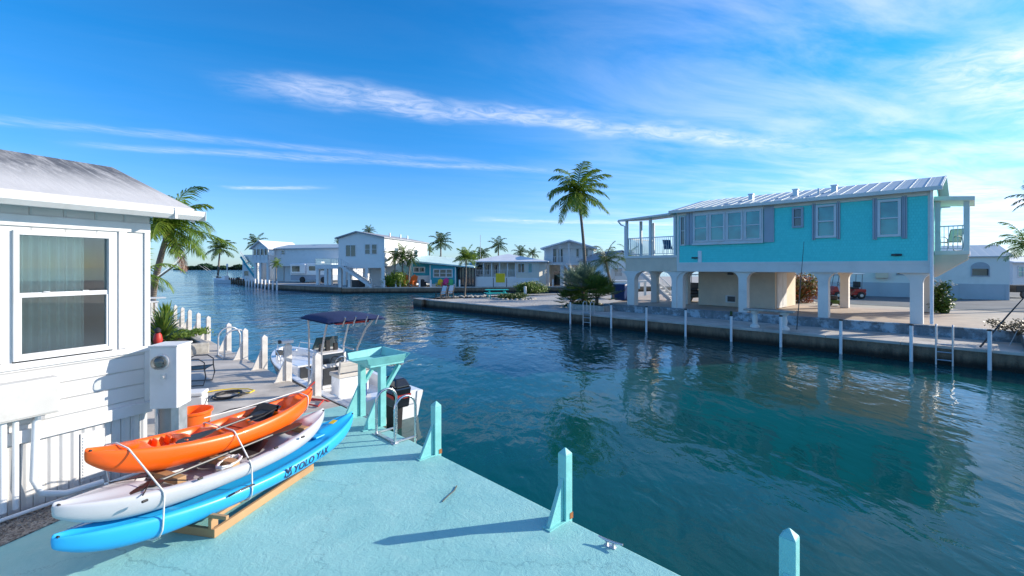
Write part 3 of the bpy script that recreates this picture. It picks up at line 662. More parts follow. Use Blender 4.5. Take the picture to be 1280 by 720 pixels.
palm('palm_tree', 'low young palm half hidden behind the mobile home corner', Wc(24, -3.4), at(170, 345, 19), 1.8, 12, 'palmbright', 24, .6, .12, None, 15, (.05, 0, 0), 1.5)
b = MB(); b.tube([at(191, 352, 24.5), at(220, 331, 25.5)], .045, 6); b.tube([at(220, 331, 25.5), at(249, 300, 27)], .02, 5)
o = b.build('fishing_rod', M['dkgrey']); tag(o, 'dark long fishing rod leaning out beside the leaning palm', 'fishing rod')
b = MB(); b.tube([at(196, 346, 23), at(222, 326, 24), at(236, 306, 25)], .014, 5)
o = b.build('fishing_rod', M['white']); tag(o, 'pale thin fishing rod rising across the leaning palm trunk', 'fishing rod')

# mooring posts of the near bank
def make_post(name, label, m1, h, sz, group, rust=False):
    th = thing(name, label, 'mooring post', (0,0,0), CA, group); s = sz/2
    b = MB(); b.box(-s, s, -s, s, -1.5, h-.05); b.hexa([(-s,-s,h-.05),(s,-s,h-.05),(s,s,h-.05),(-s,s,h-.05),(-s*.12,-s*.12,h+.01),(s*.12,-s*.12,h+.01),(s*.12,s*.12,h+.01),(-s*.12,s*.12,h+.01)])
    b.build('shaft', m1, th, bevel=.006)
    b = MB(); b.prism([(-s-.002, 0.004), (-s-.24, .004), (-s-.002, h*.60)], -.025, .025, lambda u, v, w_: (u, w_, v))
    b.box(-s-.27, -s-.002, -.06, .06, .0, .012); b.build('brace', m1, th, bevel=.003)
    if rust:
        b = MB(); b.box(s-.045, s+.006, -s-.006, s*.2, .01, .075); b.build('rust_stain', M['rust'], th)
    return th
ap = make_post('mooring_post', 'aqua mooring post with triangular brace in the middle of the deck edge', M['aqua'], .78, .115, 'aqua mooring posts along the painted deck', True)
ap.location = Wc(3.2, 3.98)
for s_, lb in ((5.67, 'aqua mooring post with triangular brace beside the chrome ladder rails'), (1.0, 'aqua mooring post cut off by the bottom of the photo, nearest the camera')):
    c = copy_tree(ap); c.location = Wc(s_, 3.98); c['label'] = lb
cp = None
names = ['directly behind the orange kayak bow', 'at the bow side of the moored boat', 'just beyond the boat bow', 'right of the dock hoop rails', 'left of the dock hoop rails', 'first beyond the planter corner', 'second beyond the planter corner', 'third beyond the planter corner', 'fourth beyond the planter corner', 'fifth beyond the planter corner, by the white table']
for i, px in enumerate((398, 361.7, 331.7, 307.5, 287, 261.5, 249, 238, 229, 220)):
    if cp is None: cp = c = make_post('concrete_post', '', M['concpost'], .92, .14, 'grey concrete mooring posts along the dock')
    else: c = copy_tree(cp)
    c.location = Wc(s_at(px, 4.0), 3.97, -.012); c['label'] = 'grey concrete mooring post ' + names[i]
c0 = Wc(s_at(361.7, 4), 3.97)
ol = thing('dock_light', 'small white lamp head on the concrete post by the boat bow', 'lamp', c0+Vector((0,0,.9)), CA)
b = MB(); b.box(-.16, .10, -.10, .10, .02, .09); b.build('head', M['white'], ol, bevel=.01)
b = MB(); b.lathe([(.03, 0), (.04, .06), (.02, .09)], 10, c=(-.2, 0, .02)); b.build('bulb_guard', M['dkgrey'], ol)
# deck ladder and dock hoops
def hoops(name, label, s0, s1, mt, r, h, tin, tout, rungs=True, zlow=-1.3):
    th = thing(name, label, 'ladder', Wc((s0+s1)/2, edge), CA)
    hw = abs(s1-s0)/2
    for sg in (-1, 1):
        y = sg*hw; pts = [(tin, y, 0)]
        pts += [(tin, y, h*.6)]; c = (tin+tout)/2; ra = (tout-tin)/2
        for k in range(0, 13): a = math.pi*(1-k/12); pts.append((c+ra*math.cos(a), y, h-ra+ra*math.sin(a)*1.0))
        pts += [(tout, y, 0), (tout, y, zlow)]
        b = MB(); b.tube(pts, r, 12); b.build('rail', mt, th, smooth=True)
        b = MB(); b.box(tin-.05, tin+.05, y-.05, y+.05, .001, .012); b.build('foot_plate', mt, th, bevel=.003)
    for k in range(3 if rungs else 0):
        b = MB(); b.box(tout-.03, tout+.03, -hw, hw, -.25-.28*k, -.22-.28*k); b.build('rung', mt, th)
    if rungs:
        b = MB(); b.box(tin-.03, tin+.03, -hw, hw, .012, .03); b.box(tin, tout, hw-.02, hw+.02, .012, .03); b.box(tin, tout, -hw-.02, -hw+.02, .012, .03); b.build('base_frame', M['rust'] if 0 else M['galv'], th)
hoops('swim_ladder', 'chrome swim ladder with two hoop rails at the aqua deck edge', 6.45, 7.05, M['steel'], .021, .72, -.26, .12)
hoops('swim_ladder', 'grey hoop-railed ladder between two concrete posts on the far dock', 16.1, 16.9, M['galv'], .026, .86, -.5, .12)
# cleat
ct = thing('cleat', 'small galvanised boat cleat near the edge of the aqua deck', 'cleat', gp(763, 683), CA+R(10))
b = MB(); b.tube([(0, -.13, .062), (0, -.05, .05), (0, .05, .05), (0, .13, .062)], [.008, .013, .013, .008], 8); b.build('horn', M['galv'], ct, smooth=True)
b = MB(); b.box(-.02, .02, -.045, -.025, .004, .045); b.box(-.02, .02, .025, .045, .004, .045); b.box(-.03, .03, -.06, .06, .0, .007); b.build('base', M['galv'], ct, bevel=.003)
b = MB(); b.tube([gp(553, 627, .01), gp(560, 620, .012), gp(568, 613, .01), gp(571, 607, .01)], .006, 4); o = b.build('twig', M['stem']); tag(o, 'short curved brown twig lying on the aqua deck', 'twig')

# fish cleaning table
ft = thing('fish_cleaning_table', 'aqua painted wooden fish cleaning table on two legs at the deck edge', 'table', Wc(7.7, 4.0), CA)
for y in (-.36, .40):
    b = MB(); b.box(-.055, .055, y-.055, y+.055, .0, 1.058); b.build('leg', M['aqua'], ft, bevel=.006)
    b = MB(); b.prism([(-.057, .004), (-.36, .004), (-.057, .62)], y-.022, y+.022, lambda u, v, w_: (u, w_, v)); b.box(-.38, -.057, y-.06, y+.06, .001, .014); b.build('foot_brace', M['aqua'], ft, bevel=.004)
    b = MB(); b.bar((.05, y, .62), (.34, y, 1.03), .05, .09, up=(0,1,0)); b.build('arm_brace', M['aqua'], ft, bevel=.004)
b = MB(); b.box(-.045, .045, -.305, .345, .95, 1.04); b.build('crossbar', M['aqua'], ft, bevel=.004)
b = MB(); b.box(-.24, .42, -.40, .44, 1.06, 1.09); b.build('tabletop', M['aqua'], ft, bevel=.005)
b = MB(); b.hexa([(-.24,-.40,1.093),(.42,-.40,1.093),(.42,-.375,1.093),(-.24,-.375,1.093),(-.34,-.47,1.235),(.42,-.47,1.235),(.42,-.445,1.235),(-.34,-.445,1.235)])
b.build('side_board', M['aqua'], ft, bevel=.004)
b = MB(); b.hexa([(.395,-.37,1.093),(.42,-.37,1.093),(.42,.415,1.093),(.395,.415,1.093),(.475,-.49,1.235),(.50,-.49,1.235),(.50,.49,1.235),(.475,.49,1.235)]); b.build('back_board', M['aqua'], ft, bevel=.004)
b = MB(); b.hexa([(-.24,.42,1.093),(.39,.42,1.093),(.39,.445,1.093),(-.24,.445,1.093),(-.24,.48,1.20),(.46,.49,1.235),(.46,.515,1.235),(-.24,.505,1.20)]); b.build('side_board', M['aqua'], ft, bevel=.004)
b = MB(); b.hexa([(-.265,-.39,1.093),(-.24,-.39,1.093),(-.24,.06,1.093),(-.265,.06,1.093),(-.35,-.50,1.235),(-.325,-.50,1.235),(-.30,.08,1.12),(-.325,.08,1.12)]); b.build('front_lip', M['aqua'], ft, bevel=.004)


# ------------------------------------------------------------------ kayak rack and kayaks
rk = thing('kayak_rack', 'low raw timber frame carrying the stack of three kayaks', 'rack', (-3.09, 4.70, 0), R(78))
def beam(p, name='beam'):
    b = MB(); b.box(*p); b.build(name, M['wood'], rk, bevel=.005)
beam((0, 1.62, -.02, .02, .0, .09)); beam((0, 1.62, .53, .57, .0, .09))
beam((.0, .04, .02, .53, .0, .09)); beam((1.58, 1.62, .02, .53, .0, .09)); 
for x in (.0, 1.50):
    beam((x+.0, x+.09, .021, .06, .09, .20), 'post'); beam((x+.0, x+.09, .49, .53, .09, .20), 'post')
    beam((x, x+.04, -.16, .95, .201, .24))
beam((.1, 1.5, .021, .06, .16, .20))
def kayak(name, label, A, B, W, H, rise, hull, seats, seed, nose=9, tap=.72, deckmat=None, group=None):
    A = Vector(A); B = Vector(B); c = (A+B)/2; d = (B-A); L = d.length; rz = math.atan2(d.y, d.x)
    pitch = math.atan2(d.z, math.hypot(d.x, d.y))
    th = thing(name, label, 'kayak', (c.x, c.y, c.z-H-rise*.75), rz, group); th.rotation_euler = (0, -pitch, rz)
    N_ = 72; K = 28; rows = []
    def hw(t_): a = abs(t_); return W/2*max(0.0, (1-a**2.4))**tap
    def keel(t_): return rise*.5*abs(t_)**2.5+(H+rise*.5-.09)*abs(t_)**nose
    def gun(t_): return H*(1-.16*(1-abs(t_))**1.2) + rise*abs(t_)**2.4
    def well(t_):
        w_ = 0
        for (a, b_, dep, fr) in seats:
            e = .035; u = min(1, max(0, (t_-a)/e))*min(1, max(0, (b_-t_)/e)); u = u*u*(3-2*u)
            if u > 0: w_ = max(w_, u*dep)
        return w_
    for i in range(N_+1):
        t_ = -1+2*i/N_; t_ = math.copysign(abs(t_)**.9, t_) ; tt_ = max(-.9995, min(.9995, t_))
        w_ = hw(tt_)+.004; zb = keel(tt_); zg = gun(tt_); zb = min(zb, zg-.06); x = tt_*L/2; wd = well(tt_); hh = zg-zb
        half = [(0, zb), (.30*w_, zb+.01*H), (.62*w_, zb+.06*hh), (.86*w_, zb+.22*hh), (.97*w_, zb+.48*hh), (1.0*w_, zb+.74*hh), (.985*w_, zb+.90*hh), (.93*w_, zg-.004), (.84*w_, zg+.006), (.74*w_, zg-.004), (.69*w_, zg-.35*wd), (.63*w_, zg-.9*wd), (.50*w_, zg-wd), (.22*w_, zg-wd*1.0+.012*(1 if wd > .02 else 1.6)), (0, zg-wd+.018*(1 if wd > .02 else 2.2))]
        ring = [(x, y, z) for y, z in half] + [(x, -y, z) for y, z in reversed(half[1:-1])]
        rows.append(ring)
    b = MB(); i0, n = b.grid(rows, True); b.f.append(tuple(range(n))); b.f.append(tuple(i0+N_*n+j for j in range(n)))
    o = b.build('hull', hull, th, smooth=False)
    for p in o.data.polygons: p.use_smooth = True
    sm = o.modifiers.new('sub', 'SUBSURF'); sm.levels = 1; sm.render_levels = 1
    for sg in (-1, 1):
        b = MB(); x = sg*(L/2-.07); z = gun(sg*.97)
        b.tube([(x-.03*sg, 0, z+.0), (x, 0, z+.022), (x+sg*.03, 0, z+.006)], .005, 6); b.tube([(x+sg*.03, -.035, z+.008), (x+sg*.03, .035, z+.008)], .010, 8); b.build('toggle_handle', M['black'], th, smooth=True)
    def side(x, z):
        tt_ = max(-.99, min(.99, x/(L/2))); w_ = hw(tt_)+.004; zb = keel(tt_); zg = gun(tt_); hh = zg-zb
        P = [(0, 0), (.62, .06), (.86, .22), (.97, .48), (1.0, .74), (.985, .90), (.93, .99)]; u = (z-zb)/hh
        for (a_, b_), (c_, d_) in zip(P, P[1:]):
            if b_ <= u <= d_: return w_*(a_+(c_-a_)*(u-b_)/(d_-b_))
        return w_
    return th, side, L
# lowest: blue paddle board kayak
kb, gunb, Lb = kayak('kayak', 'bright blue paddle kayak lettered along its side, lowest of the stack', (-3.86, 3.80, .50), (-2.52, 7.20, .47), .82, .25, .12, M['bluehull'], [(-.55, .60, .035, 1)], 1, 6.5, .78)
kg, gung, Lg = kayak('kayak', 'pale grey fishing kayak with dark gear on its deck, middle of the stack', (-3.86, 3.80, .77), (-2.74, 6.62, .70), .78, .24, .11, M['greyhull'], [(-.52, -.02, .10, 1), (.06, .44, .12, 1), (.50, .74, .06, 1)], 2, 6, .80)
ko, guno, Lo = kayak('kayak', 'bright orange sit-on-top kayak strapped on top of the stack', (-4.00, 4.24, 1.05), (-2.93, 6.66, .99), .68, .29, .11, M['orange'], [(-.62, -.36, .12, 1), (-.30, -.12, .15, 1), (-.06, .16, .11, 1), (.22, .42, .15, 1), (.50, .74, .10, 1)], 3, 5.5, .80)
# orange kayak fittings
def kpart(th, name, m_, fn, **kw): b = MB(); fn(b); return b.build(name, m_, th, **kw)
def foot_ribs(b, sg):
    for k in range(4):
        for sg in (sg,):
            x = -.93+k*.13; b.hexa([(x,sg*.09,.20),(x+.05,sg*.09,.20),(x+.05,sg*.2,.20),(x,sg*.2,.20),(x+.015,sg*.10,.27),(x+.035,sg*.10,.27),(x+.035,sg*.19,.29),(x+.015,sg*.19,.29)])
for sg in (-1, 1): kpart(ko, 'foot_rest', M['orange'], lambda b: foot_ribs(b, sg), bevel=.012)
def seatpad(b): 
    b.grid([[(.16, -.2, .19), (.16, .2, .19)], [(.40, -.2, .18), (.40, .2, .18)], [(.50, -.19, .24), (.50, .19, .24)], [(.60, -.17, .36), (.60, .17, .36)], [(.63, -.17, .36), (.63, .17, .36)], [(.55, -.2, .16), (.55, .2, .16)]])
kpart(ko, 'seat', M['black'], seatpad, smooth=True, fix=False)
kpart(ko, 'side_strap', M['black'], lambda b: (b.tube([(.58, -.18, .33), (.3, -.31, .33), (.1, -.30, .31)], .008, 5), b.tube([(.58, .18, .33), (.3, .31, .33), (.1, .30, .31)], .008, 5)))
kpart(ko, 'hatch_cover', M['orange'], lambda b: b.lathe([(.10, .0), (.11, .02), (.09, .03), (.03, .035)], 20, c=(-.86*Lo/2+.15, 0, .335)), smooth=True)
# grey kayak fittings
kpart(kg, 'seat', M['black'], lambda b: b.grid([[(.0, -.22, .21), (.0, .22, .21)], [(.28, -.22, .20), (.28, .22, .20)], [(.42, -.2, .30), (.42, .2, .30)]]), fix=False)
for x in (-1.05, -.55, .0, .35, .75):
    kpart(kg, 'eyelet', M['black'], lambda b: b.box(x, x+.05, -.385, -.365, .235, .255), bevel=.004)
kpart(kg, 'hatch_cover', M['black'], lambda b: b.lathe([(.075, 0), (.08, .015), (.05, .02), (.001, .022)], 20, c=(-.80, -.12, .262)), smooth=True)
kpart(kg, 'deck_cord', M['black'], lambda b: (b.tube([(-1.0, -.30, .27), (-.72, .02, .29), (-.98, .26, .28)], .006, 5), b.tube([(-.62, -.34, .26), (-.80, 0, .28), (-.6, .3, .27)], .006, 5)))
kpart(kb, 'deck_pad', M['bluehull'], lambda b: b.box(.95, 1.45, -.12, .12, .26, .285), bevel=.01)
kpart(kb, 'warning_label', M['yellow'], lambda b: b.mbox(Matrix.Translation((1.42, .02, .345)) @ Matrix.Rotation(R(-14), 4, 'Y'), -.05, .05, -.04, .04, 0, .003))
kpart(kb, 'side_handle', M['black'], lambda b: b.tube([(-.55, -.40, .21), (-.5, -.43, .23), (-.3, -.43, .23), (-.25, -.41, .21)], .010, 6))
# lettering on the blue side, mesh from a text curve
def text_mesh(name, body, size, mt, parent, loc, rot, ext=.002, shear=0):
    cu = bpy.data.curves.new(name, 'FONT'); cu.body = body; cu.size = size; cu.extrude = ext; cu.shear = shear; cu.space_character = 1.05; cu.offset = size*.02
    ob = bpy.data.objects.new(name, cu); COL.objects.link(ob); dg = bpy.context.evaluated_depsgraph_get(); dg.update()
    me = bpy.data.meshes.new_from_object(ob.evaluated_get(dg)); bpy.data.objects.remove(ob)
    o = bpy.data.objects.new(name, me); COL.objects.link(o); me.materials.clear(); me.materials.append(mt); o.parent = parent; o.location = loc; o.rotation_euler = rot; return o
tx = text_mesh('lettering', 'YOLO YAK', .125, M['text'], kb, (0, 0, 0), (0, 0, 0), .0, .12)
bx = [v.co.x for v in tx.data.vertices]; print('text', min(bx), max(bx))
for v in tx.data.vertices: x, z = v.co.x+.30, v.co.y+.105+v.co.x*.03; v.co = (x, -gunb(x, z)-.005, z)
b = MB()
b.prism([(0,0),(.05,-.03),(.10,0),(.085,.07),(.10,.11),(.06,.085),(.05,.05),(.04,.085),(0,.11),(.015,.07)], 0, .003, lambda u, v, w_: (.165+u*1.1, -gunb(.165+u, .11+v)-.003-w_, .11+v)); b.build('emblem', M['text'], kb)
# timber blocks between grey and orange
for (x, y, a) in ((-3.28, 5.10, 0), (-2.98, 6.15, 0), (-3.60, 4.72, 0)):
    b = MB(); b.box(-.27, .27, -.045, .045, 0, .07); o = b.build('timber_block', M['wood'], bevel=.006); o.location = (x, y, .60); o.rotation_euler = (0, 0, R(-22))
    tag(o, {5.10: 'raw timber block wedged under the middle of the orange kayak', 6.15: 'raw timber block under the far bow of the orange kayak', 4.72: 'raw timber block under the near end of the orange kayak'}[y], 'timber block')
# paddles and rods on the grey kayak
def paddle(label, a, c, blade=True):
    a = Vector(a); c = Vector(c); d = (c-a).normalized(); th = thing('paddle', label, 'paddle', a)
    c = c-a; b = MB(); b.tube([Vector((0,0,0)), c], .014, 8); b.build('shaft', M['dkgrey'], th, smooth=True)
    s = d.cross(Vector((0,0,1))).normalized(); u = s.cross(d)
    for (o_, sg) in ((Vector((0,0,0)), -1), (c, 1)):
        b = MB(); e = d*sg
        prof = [(0, .015), (.1, .06), (.25, .085), (.38, .07), (.44, .03)]
        top = [o_+e*x+s*w_+u*.01 for x, w_ in prof]+[o_+e*x-s*w_+u*.01 for x, w_ in reversed(prof)]
        bot = [p-u*.014 for p in top]; i = len(b.v); n = len(top); b.v += [tuple(p) for p in top+bot]
        b.f.append(tuple(range(i, i+n))); b.f.append(tuple(range(i+2*n-1, i+n-1, -1)))
        for k in range(n): b.f.append((i+k, i+(k+1) % n, i+n+(k+1) % n, i+n+k))
        b.build('blade', M['black'], th)
    return th
paddle('black paddle lying along the deck of the grey kayak', (-3.50, 4.40, .70), (-3.00, 5.70, .70))
paddle('black paddle lying in the seat of the orange kayak', (-3.42, 5.25, .925), (-3.27, 5.72, .925))
b = MB(); b.tube([(-3.62, 4.25, .71), (-3.38, 4.80, .675), (-3.04, 5.7, .69)], .011, 6); o = b.build('fishing_rod', M['black'], smooth=True); tag(o, 'black rod tied along the near side of the grey kayak', 'fishing rod')
b = MB(); rng = random.Random(2)
for k in range(60): pass
pts = [Vector((-3.12, 5.02, .635))+Vector((math.cos(i*.7)*.09*(1+.2*math.sin(i)), math.sin(i*.7)*.16, .015*math.sin(i*1.7)+.02)) for i in range(50)]
b.tube(pts, .009, 5); o = b.build('rope_coil', M['rope'], smooth=True); tag(o, 'coiled pale rope on the deck of the grey kayak under the orange one', 'rope')
# straps: closed loops around the stack
def hullpts(ths):
    out = []
    for th_ in ths:
        Mw = Matrix.Translation(th_.location) @ th_.rotation_euler.to_matrix().to_4x4(); me = [c for c in th_.children if c.name.startswith('hull')][0].data
        for e in me.edges:
            a, c = (Mw @ me.vertices[i].co for i in e.vertices); out.append((a, c))
    return out
def loop(label, ths, c, ang, r=.008, tail=None):
    """rope pulled tight round the hulls where a vertical plane through c cuts them"""
    n = Vector((math.cos(ang), math.sin(ang), 0)); l = Vector((-n.y, n.x, 0)); c = Vector(c); P = []
    for a, b_ in hullpts(ths):
        da, db = (a-c).dot(n), (b_-c).dot(n)
        if da*db < 0: p = a.lerp(b_, da/(da-db)); P.append(((p-c).dot(l), p.z))
    P = sorted(set(P))
    def half(Q):
        h = []
        for p in Q:
            while len(h) > 1 and (h[-1][0]-h[-2][0])*(p[1]-h[-2][1])-(h[-1][1]-h[-2][1])*(p[0]-h[-2][0]) <= 0: h.pop()
            h.append(p)
        return h[:-1]
    H_ = half(P)+half(P[::-1]); cx = sum(p[0] for p in H_)/len(H_); cz = sum(p[1] for p in H_)/len(H_)
    pts = []
    for u, z in H_+[H_[0]]:
        d = Vector((u-cx, z-cz)).normalized()*(r+.002); pts.append(c+l*(u+d.x)+Vector((0,0,z+d.y-c.z)))
    b = MB(); b.tube(pts, r, 8); o = b.build('rope', M['rope'], smooth=True); tag(o, label, 'rope'); return o
ax = math.atan2(.927, .375)
loop('white rope looped round the near end of all three kayaks', [ko, kg, kb], (-3.78, 4.45, 0), ax+.12)
loop('white rope looped round the middle of all three kayaks', [ko, kg, kb], (-3.38, 5.35, 0), ax-.12)
loop('white rope looped round the far bow of the orange kayak', [ko], (-3.02, 6.45, 0), ax+.1)
Mo = Matrix.Translation(ko.location) @ ko.rotation_euler.to_matrix().to_4x4()
b = MB(); b.tube([Mo @ Vector(p) for p in ((-.15, .12, .37), (.3, .05, .385), (.75, .0, .41), (1.12, -.05, .44))], .007, 6); o = b.build('rope', M['rope'], smooth=True); tag(o, 'white rope running lengthwise over the cockpit of the orange kayak', 'rope')

# ------------------------------------------------------------------ moored centre console boat
bt = thing('boat', 'white centre console boat with navy canvas top moored by the dock', 'boat', Wc(9.15, 5.12, WZ), CA); bt.scale = (.86, 1.04, .98)
BL = 6.5
def bhw(y): k = max(0, (y-2.8)/(BL-2.8)); return 1.12*(1-.04*(1-min(1, y/2.5)))*max(0, 1-k**2.6)**.62
def bsh(y): return .60+.30*(max(0, y-1)/5.5)**1.5
rows = []
for i in range(41):
    y = BL*(1-(1-i/40)**1.35) if i < 40 else BL; hw = max(.02, bhw(y)); zs = bsh(y); k = max(0, (y-3.4)/(BL-3.4)); fl = min(zs-.1, .30+.16*(k > .25))
    iw = max(.01, hw-.17)
    half = [(0, -.35+.5*k**2), (.55*hw*(1-.4*k), -.16+.42*k**2), (.86*hw*(1-.25*k), .02+.28*k**2), (.93*hw*(1-.08*k), zs*.55), (.985*hw, zs*.80), (hw, zs-.05), (hw+.01, zs-.02), (hw-.01, zs), (iw+.01, zs+.005), (iw, zs-.01), (max(.008, iw-.03), fl+.02), (max(.006, iw-.06), fl), (0, fl)]
    rows.append([(x, y, z) for x, z in half]+[(-x, y, z) for x, z in reversed(half[1:-1])])
b = MB(); i0, n = b.grid(rows, True); b.f.append(tuple(range(n))); b.f.append(tuple(i0+40*n+j for j in range(n)))
b.build('hull', M['gel'], bt, smooth=True)
b = MB(); 
for sg in (-1, 1): b.tube([(sg*(bhw(y)+.012), y, bsh(y)-.045) for y in [BL*(1-(1-i/30)**1.35) for i in range(30)]], .022, 6)
b.build('rub_rail', M['dkgrey'], bt, smooth=True)
b = MB(); b.box(-.95, .95, 0.02, .50, .30, .62); b.box(-.30, .30, -.001, .10, .15, .50); b.build('transom_deck', M['gel'], bt, bevel=.03)
b = MB(); b.box(-.7, .7, 4.45, 5.5, .40, .62); b.prism([(-.6, 4.4), (.6, 4.4), (.35, 5.9), (-.35, 5.9)], .40, .66); b.build('bow_platform', M['gel'], bt, bevel=.03)
b = MB(); b.box(-.55, .55, 3.98, 4.42, .31, .72); b.build('front_seat', M['gel'], bt, bevel=.03)
b = MB(); b.box(-.46, .46, 3.95, 3.985, .36, .68); b.build('hatch', M['dkgrey'], bt)
cs = [(-.40, 2.6), (.40, 2.6), (.40, 3.35), (-.40, 3.35)]
b = MB(); b.hexa([(-.42,2.65,.30),(.42,2.65,.30),(.42,3.45,.30),(-.42,3.45,.30),(-.42,2.75,1.22),(.42,2.75,1.22),(.36,3.30,1.30),(-.36,3.30,1.30)])
con = b.build('console', M['gel'], bt, bevel=.03)
b = MB(); b.hexa([(-.33,2.70,.95),(.33,2.70,.95),(.33,2.73,.95),(-.33,2.73,.95),(-.33,2.735,1.20),(.33,2.735,1.20),(.33,2.76,1.20),(-.33,2.76,1.20)]); b.build('dashboard', M['glassblack'], con)
b = MB()
b.tube([(.15+.17*math.cos(a*math.pi/12), 2.58-.06*math.sin(a*math.pi/12), .98+.16*math.sin(a*math.pi/12)) for a in range(25)], .013, 6)
for k in range(3): a = k*2.09+.5; b.tube([(.15, 2.63, .97), (.15+.16*math.cos(a), 2.58, .98+.15*math.sin(a))], .01, 5)
b.tube([(.15, 2.60, .97), (.15, 2.70, .96)], .02, 6); b.build('steering_wheel', M['steel'], con, smooth=True)
b = MB(); b.hexa([(-.40,3.28,1.27),(.40,3.28,1.27),(.40,3.30,1.27),(-.40,3.30,1.27),(-.34,3.10,1.62),(.34,3.10,1.62),(.34,3.12,1.62),(-.34,3.12,1.62)]); b.build('windscreen', M['glass'], con)
b = MB()
for i, (x, h) in enumerate(((-.25, .22), (-.05, .30), (.2, .2))): b.box(x-.06, x+.06, 2.95, 3.03, 1.24, 1.24+h)
b.build('instrument', M['black'], con)
b = MB(); b.box(-.36, .36, 2.61, 2.66, .42, .85); b.build('door', M['dkgrey'], con)
b = MB(); b.box(-.45, .45, 1.55, 2.0, .30, .80); ls = b.build('seat', M['gel'], bt, bevel=.03)
b = MB(); b.box(-.48, .48, 1.52, 2.05, .80, .90); b.hexa([(-.48,1.50,.93),(.48,1.50,.93),(.48,1.58,.93),(-.48,1.58,.93),(-.48,1.42,1.20),(.48,1.42,1.20),(.48,1.50,1.22),(-.48,1.50,1.22)]); b.build('cushion', M['cushion'], ls, bevel=.02)
b = MB()
for x in (-.44, .44): b.tube([(x, 1.62, .8), (x, 1.5, 1.0), (x, 1.45, 1.2)], .018, 6)
b.build('grab_frame', M['steel'], ls)
for sx in (-1, 1):
    b = MB()
    for (y0, y1) in ((2.35, 1.65), (3.15, 2.85)):
        b.tube([(sx*.55, y0, .30), (sx*.55, y0, 1.35), (sx*.62, (y0+y1)/2, 1.9), (sx*.72, y1, 2.24)], .028, 8)
    b.tube([(sx*.55, 2.55, 1.28), (sx*.55, 3.30, 1.28)], .02, 6); b.tube([(sx*.56, 2.52, .8), (sx*.56, 3.3, .8)], .018, 6)
    b.tube([(sx*.74, 1.3, 2.22), (sx*.74, 3.05, 2.24)], .022, 6)
    b.build('top_frame', M['galv'], bt, smooth=True)
b = MB(); rws = []
for i in range(13):
    y = 1.25+1.85*i/12; rws.append([(x, y, 2.27+.11*(1-(x/.88)**2)*math.sin(math.pi*min(1, max(0, (i+1.5)/15)))+(-.05 if i in (0, 12) or abs(x) > .87 else 0)) for x in [-.88+1.76*j/12 for j in range(13)]])
b.grid(rws); rws2 = [[(x, y, z-.03) for x, y, z in r] for r in rws]; b.grid(rws2)
b.build('canvas_top', M['canvas'], bt, smooth=True, fix=False)
b = MB(); b.box(-.5, .5, 1.6, 2.8, 2.12, 2.20); b.build('life_jacket_bag', M['red'], bt, bevel=.03)
for x in (-.5, -.2, .15, .48):
    b = MB(); b.tube([(x, 1.26, 2.12), (x, 1.12, 2.36)], .024, 8); b.build('rod_holder', M['steel'], bt)
b = MB(); b.tube([(1.075, .45, .40), (1.10, .75, .50), (1.10, 1.0, .40), (1.10, 1.35, .52)], [.004, .016, .014, .004], 6); b.build('swoosh_emblem', M['dkgrey'], bt, smooth=True)
for sx in (-1, 1):
    b = MB(); b.tube([(sx*.95, 4.2, .76), (sx*.95, 4.3, .98), (sx*.75, 5.2, 1.05), (sx*.40, 5.95, 1.08), (sx*.36, 6.0, .88)], .014, 6); b.build('bow_rail', M['steel'], bt, smooth=True)
    for yy in (.7, 3.4): b = MB(); b.tube([(sx*.99, yy-.1, .66+.03*(yy > 2)), (sx*.99, yy+.1, .66+.03*(yy > 2))], .014, 6); b.build('cleat', M['steel'], bt, smooth=True)
# outboard
ob = MB(); ob.hexa([(-.19,-.62,.50),(.19,-.62,.50),(.19,-.05,.50),(-.19,-.05,.50),(-.23,-.66,.95),(.23,-.66,.95),(.21,-.08,.98),(-.21,-.08,.98)])
ob.hexa([(-.22,-.66,.952),(.22,-.66,.952),(.21,-.08,.982),(-.21,-.08,.982),(-.14,-.55,1.12),(.14,-.55,1.12),(.13,-.16,1.14),(-.13,-.16,1.14)])
mo = ob.build('outboard_motor', M['glassblack'], bt, bevel=.04)
b = MB(); b.hexa([(-.09,-.42,-.5),(.09,-.42,-.5),(.09,-.12,-.5),(-.09,-.12,-.5),(-.12,-.48,.5),(.12,-.48,.5),(.12,-.1,.5),(-.12,-.1,.5)]); b.box(-.13, .13, -.12, .02, .2, .6); b.build('leg', M['black'], mo, bevel=.02)
b = MB(); b.hexa([(-.232,-.60,.70),(-.228,-.60,.70),(-.222,-.20,.74),(-.226,-.20,.74),(-.242,-.60,.78),(-.232,-.60,.78),(-.228,-.20,.80),(-.236,-.20,.80)]); b.hexa([(-.20,-.664,.72),(.20,-.664,.72),(.20,-.655,.72),(-.20,-.655,.72),(-.20,-.672,.80),(.20,-.672,.80),(.20,-.655,.80),(-.20,-.655,.80)]); b.build('stripe', M['red'], mo)
b = MB(); b.box(-.52, -.34, .35, .5, .62, .95); b.build('bait_tank', M['binblue'], bt, bevel=.02)
tm = MB(); tm.tube([(-.55, 5.35, .86), (-.05, 5.9, .95)], .02, 6); tm.box(-.68, -.5, 5.2, 5.4, .86, 1.0); tm.build('trolling_motor', M['dkgrey'], bt)
b = MB(); b.box(-.1, .1, 5.5, 5.75, .84, .92); b.build('bow_cleat', M['steel'], bt, bevel=.02)
b = MB(); b.tube([tuple(bt.location.to_3d()) if 0 else tuple(Wc(9.2, 4.42, -.08)), tuple(Wc(9.35, 4.15, -.15)), tuple(Wc(9.5, 3.9, .02)), tuple(Wc(9.9, 3.7, .02)), tuple(Wc(9.6, 3.5, .02)), tuple(Wc(9.2, 3.62, .02)), tuple(Wc(9.5, 3.85, .03)), tuple(Wc(10.0, 3.5, .02)), tuple(Wc(10.1, 3.9, .3))], .018, 6)
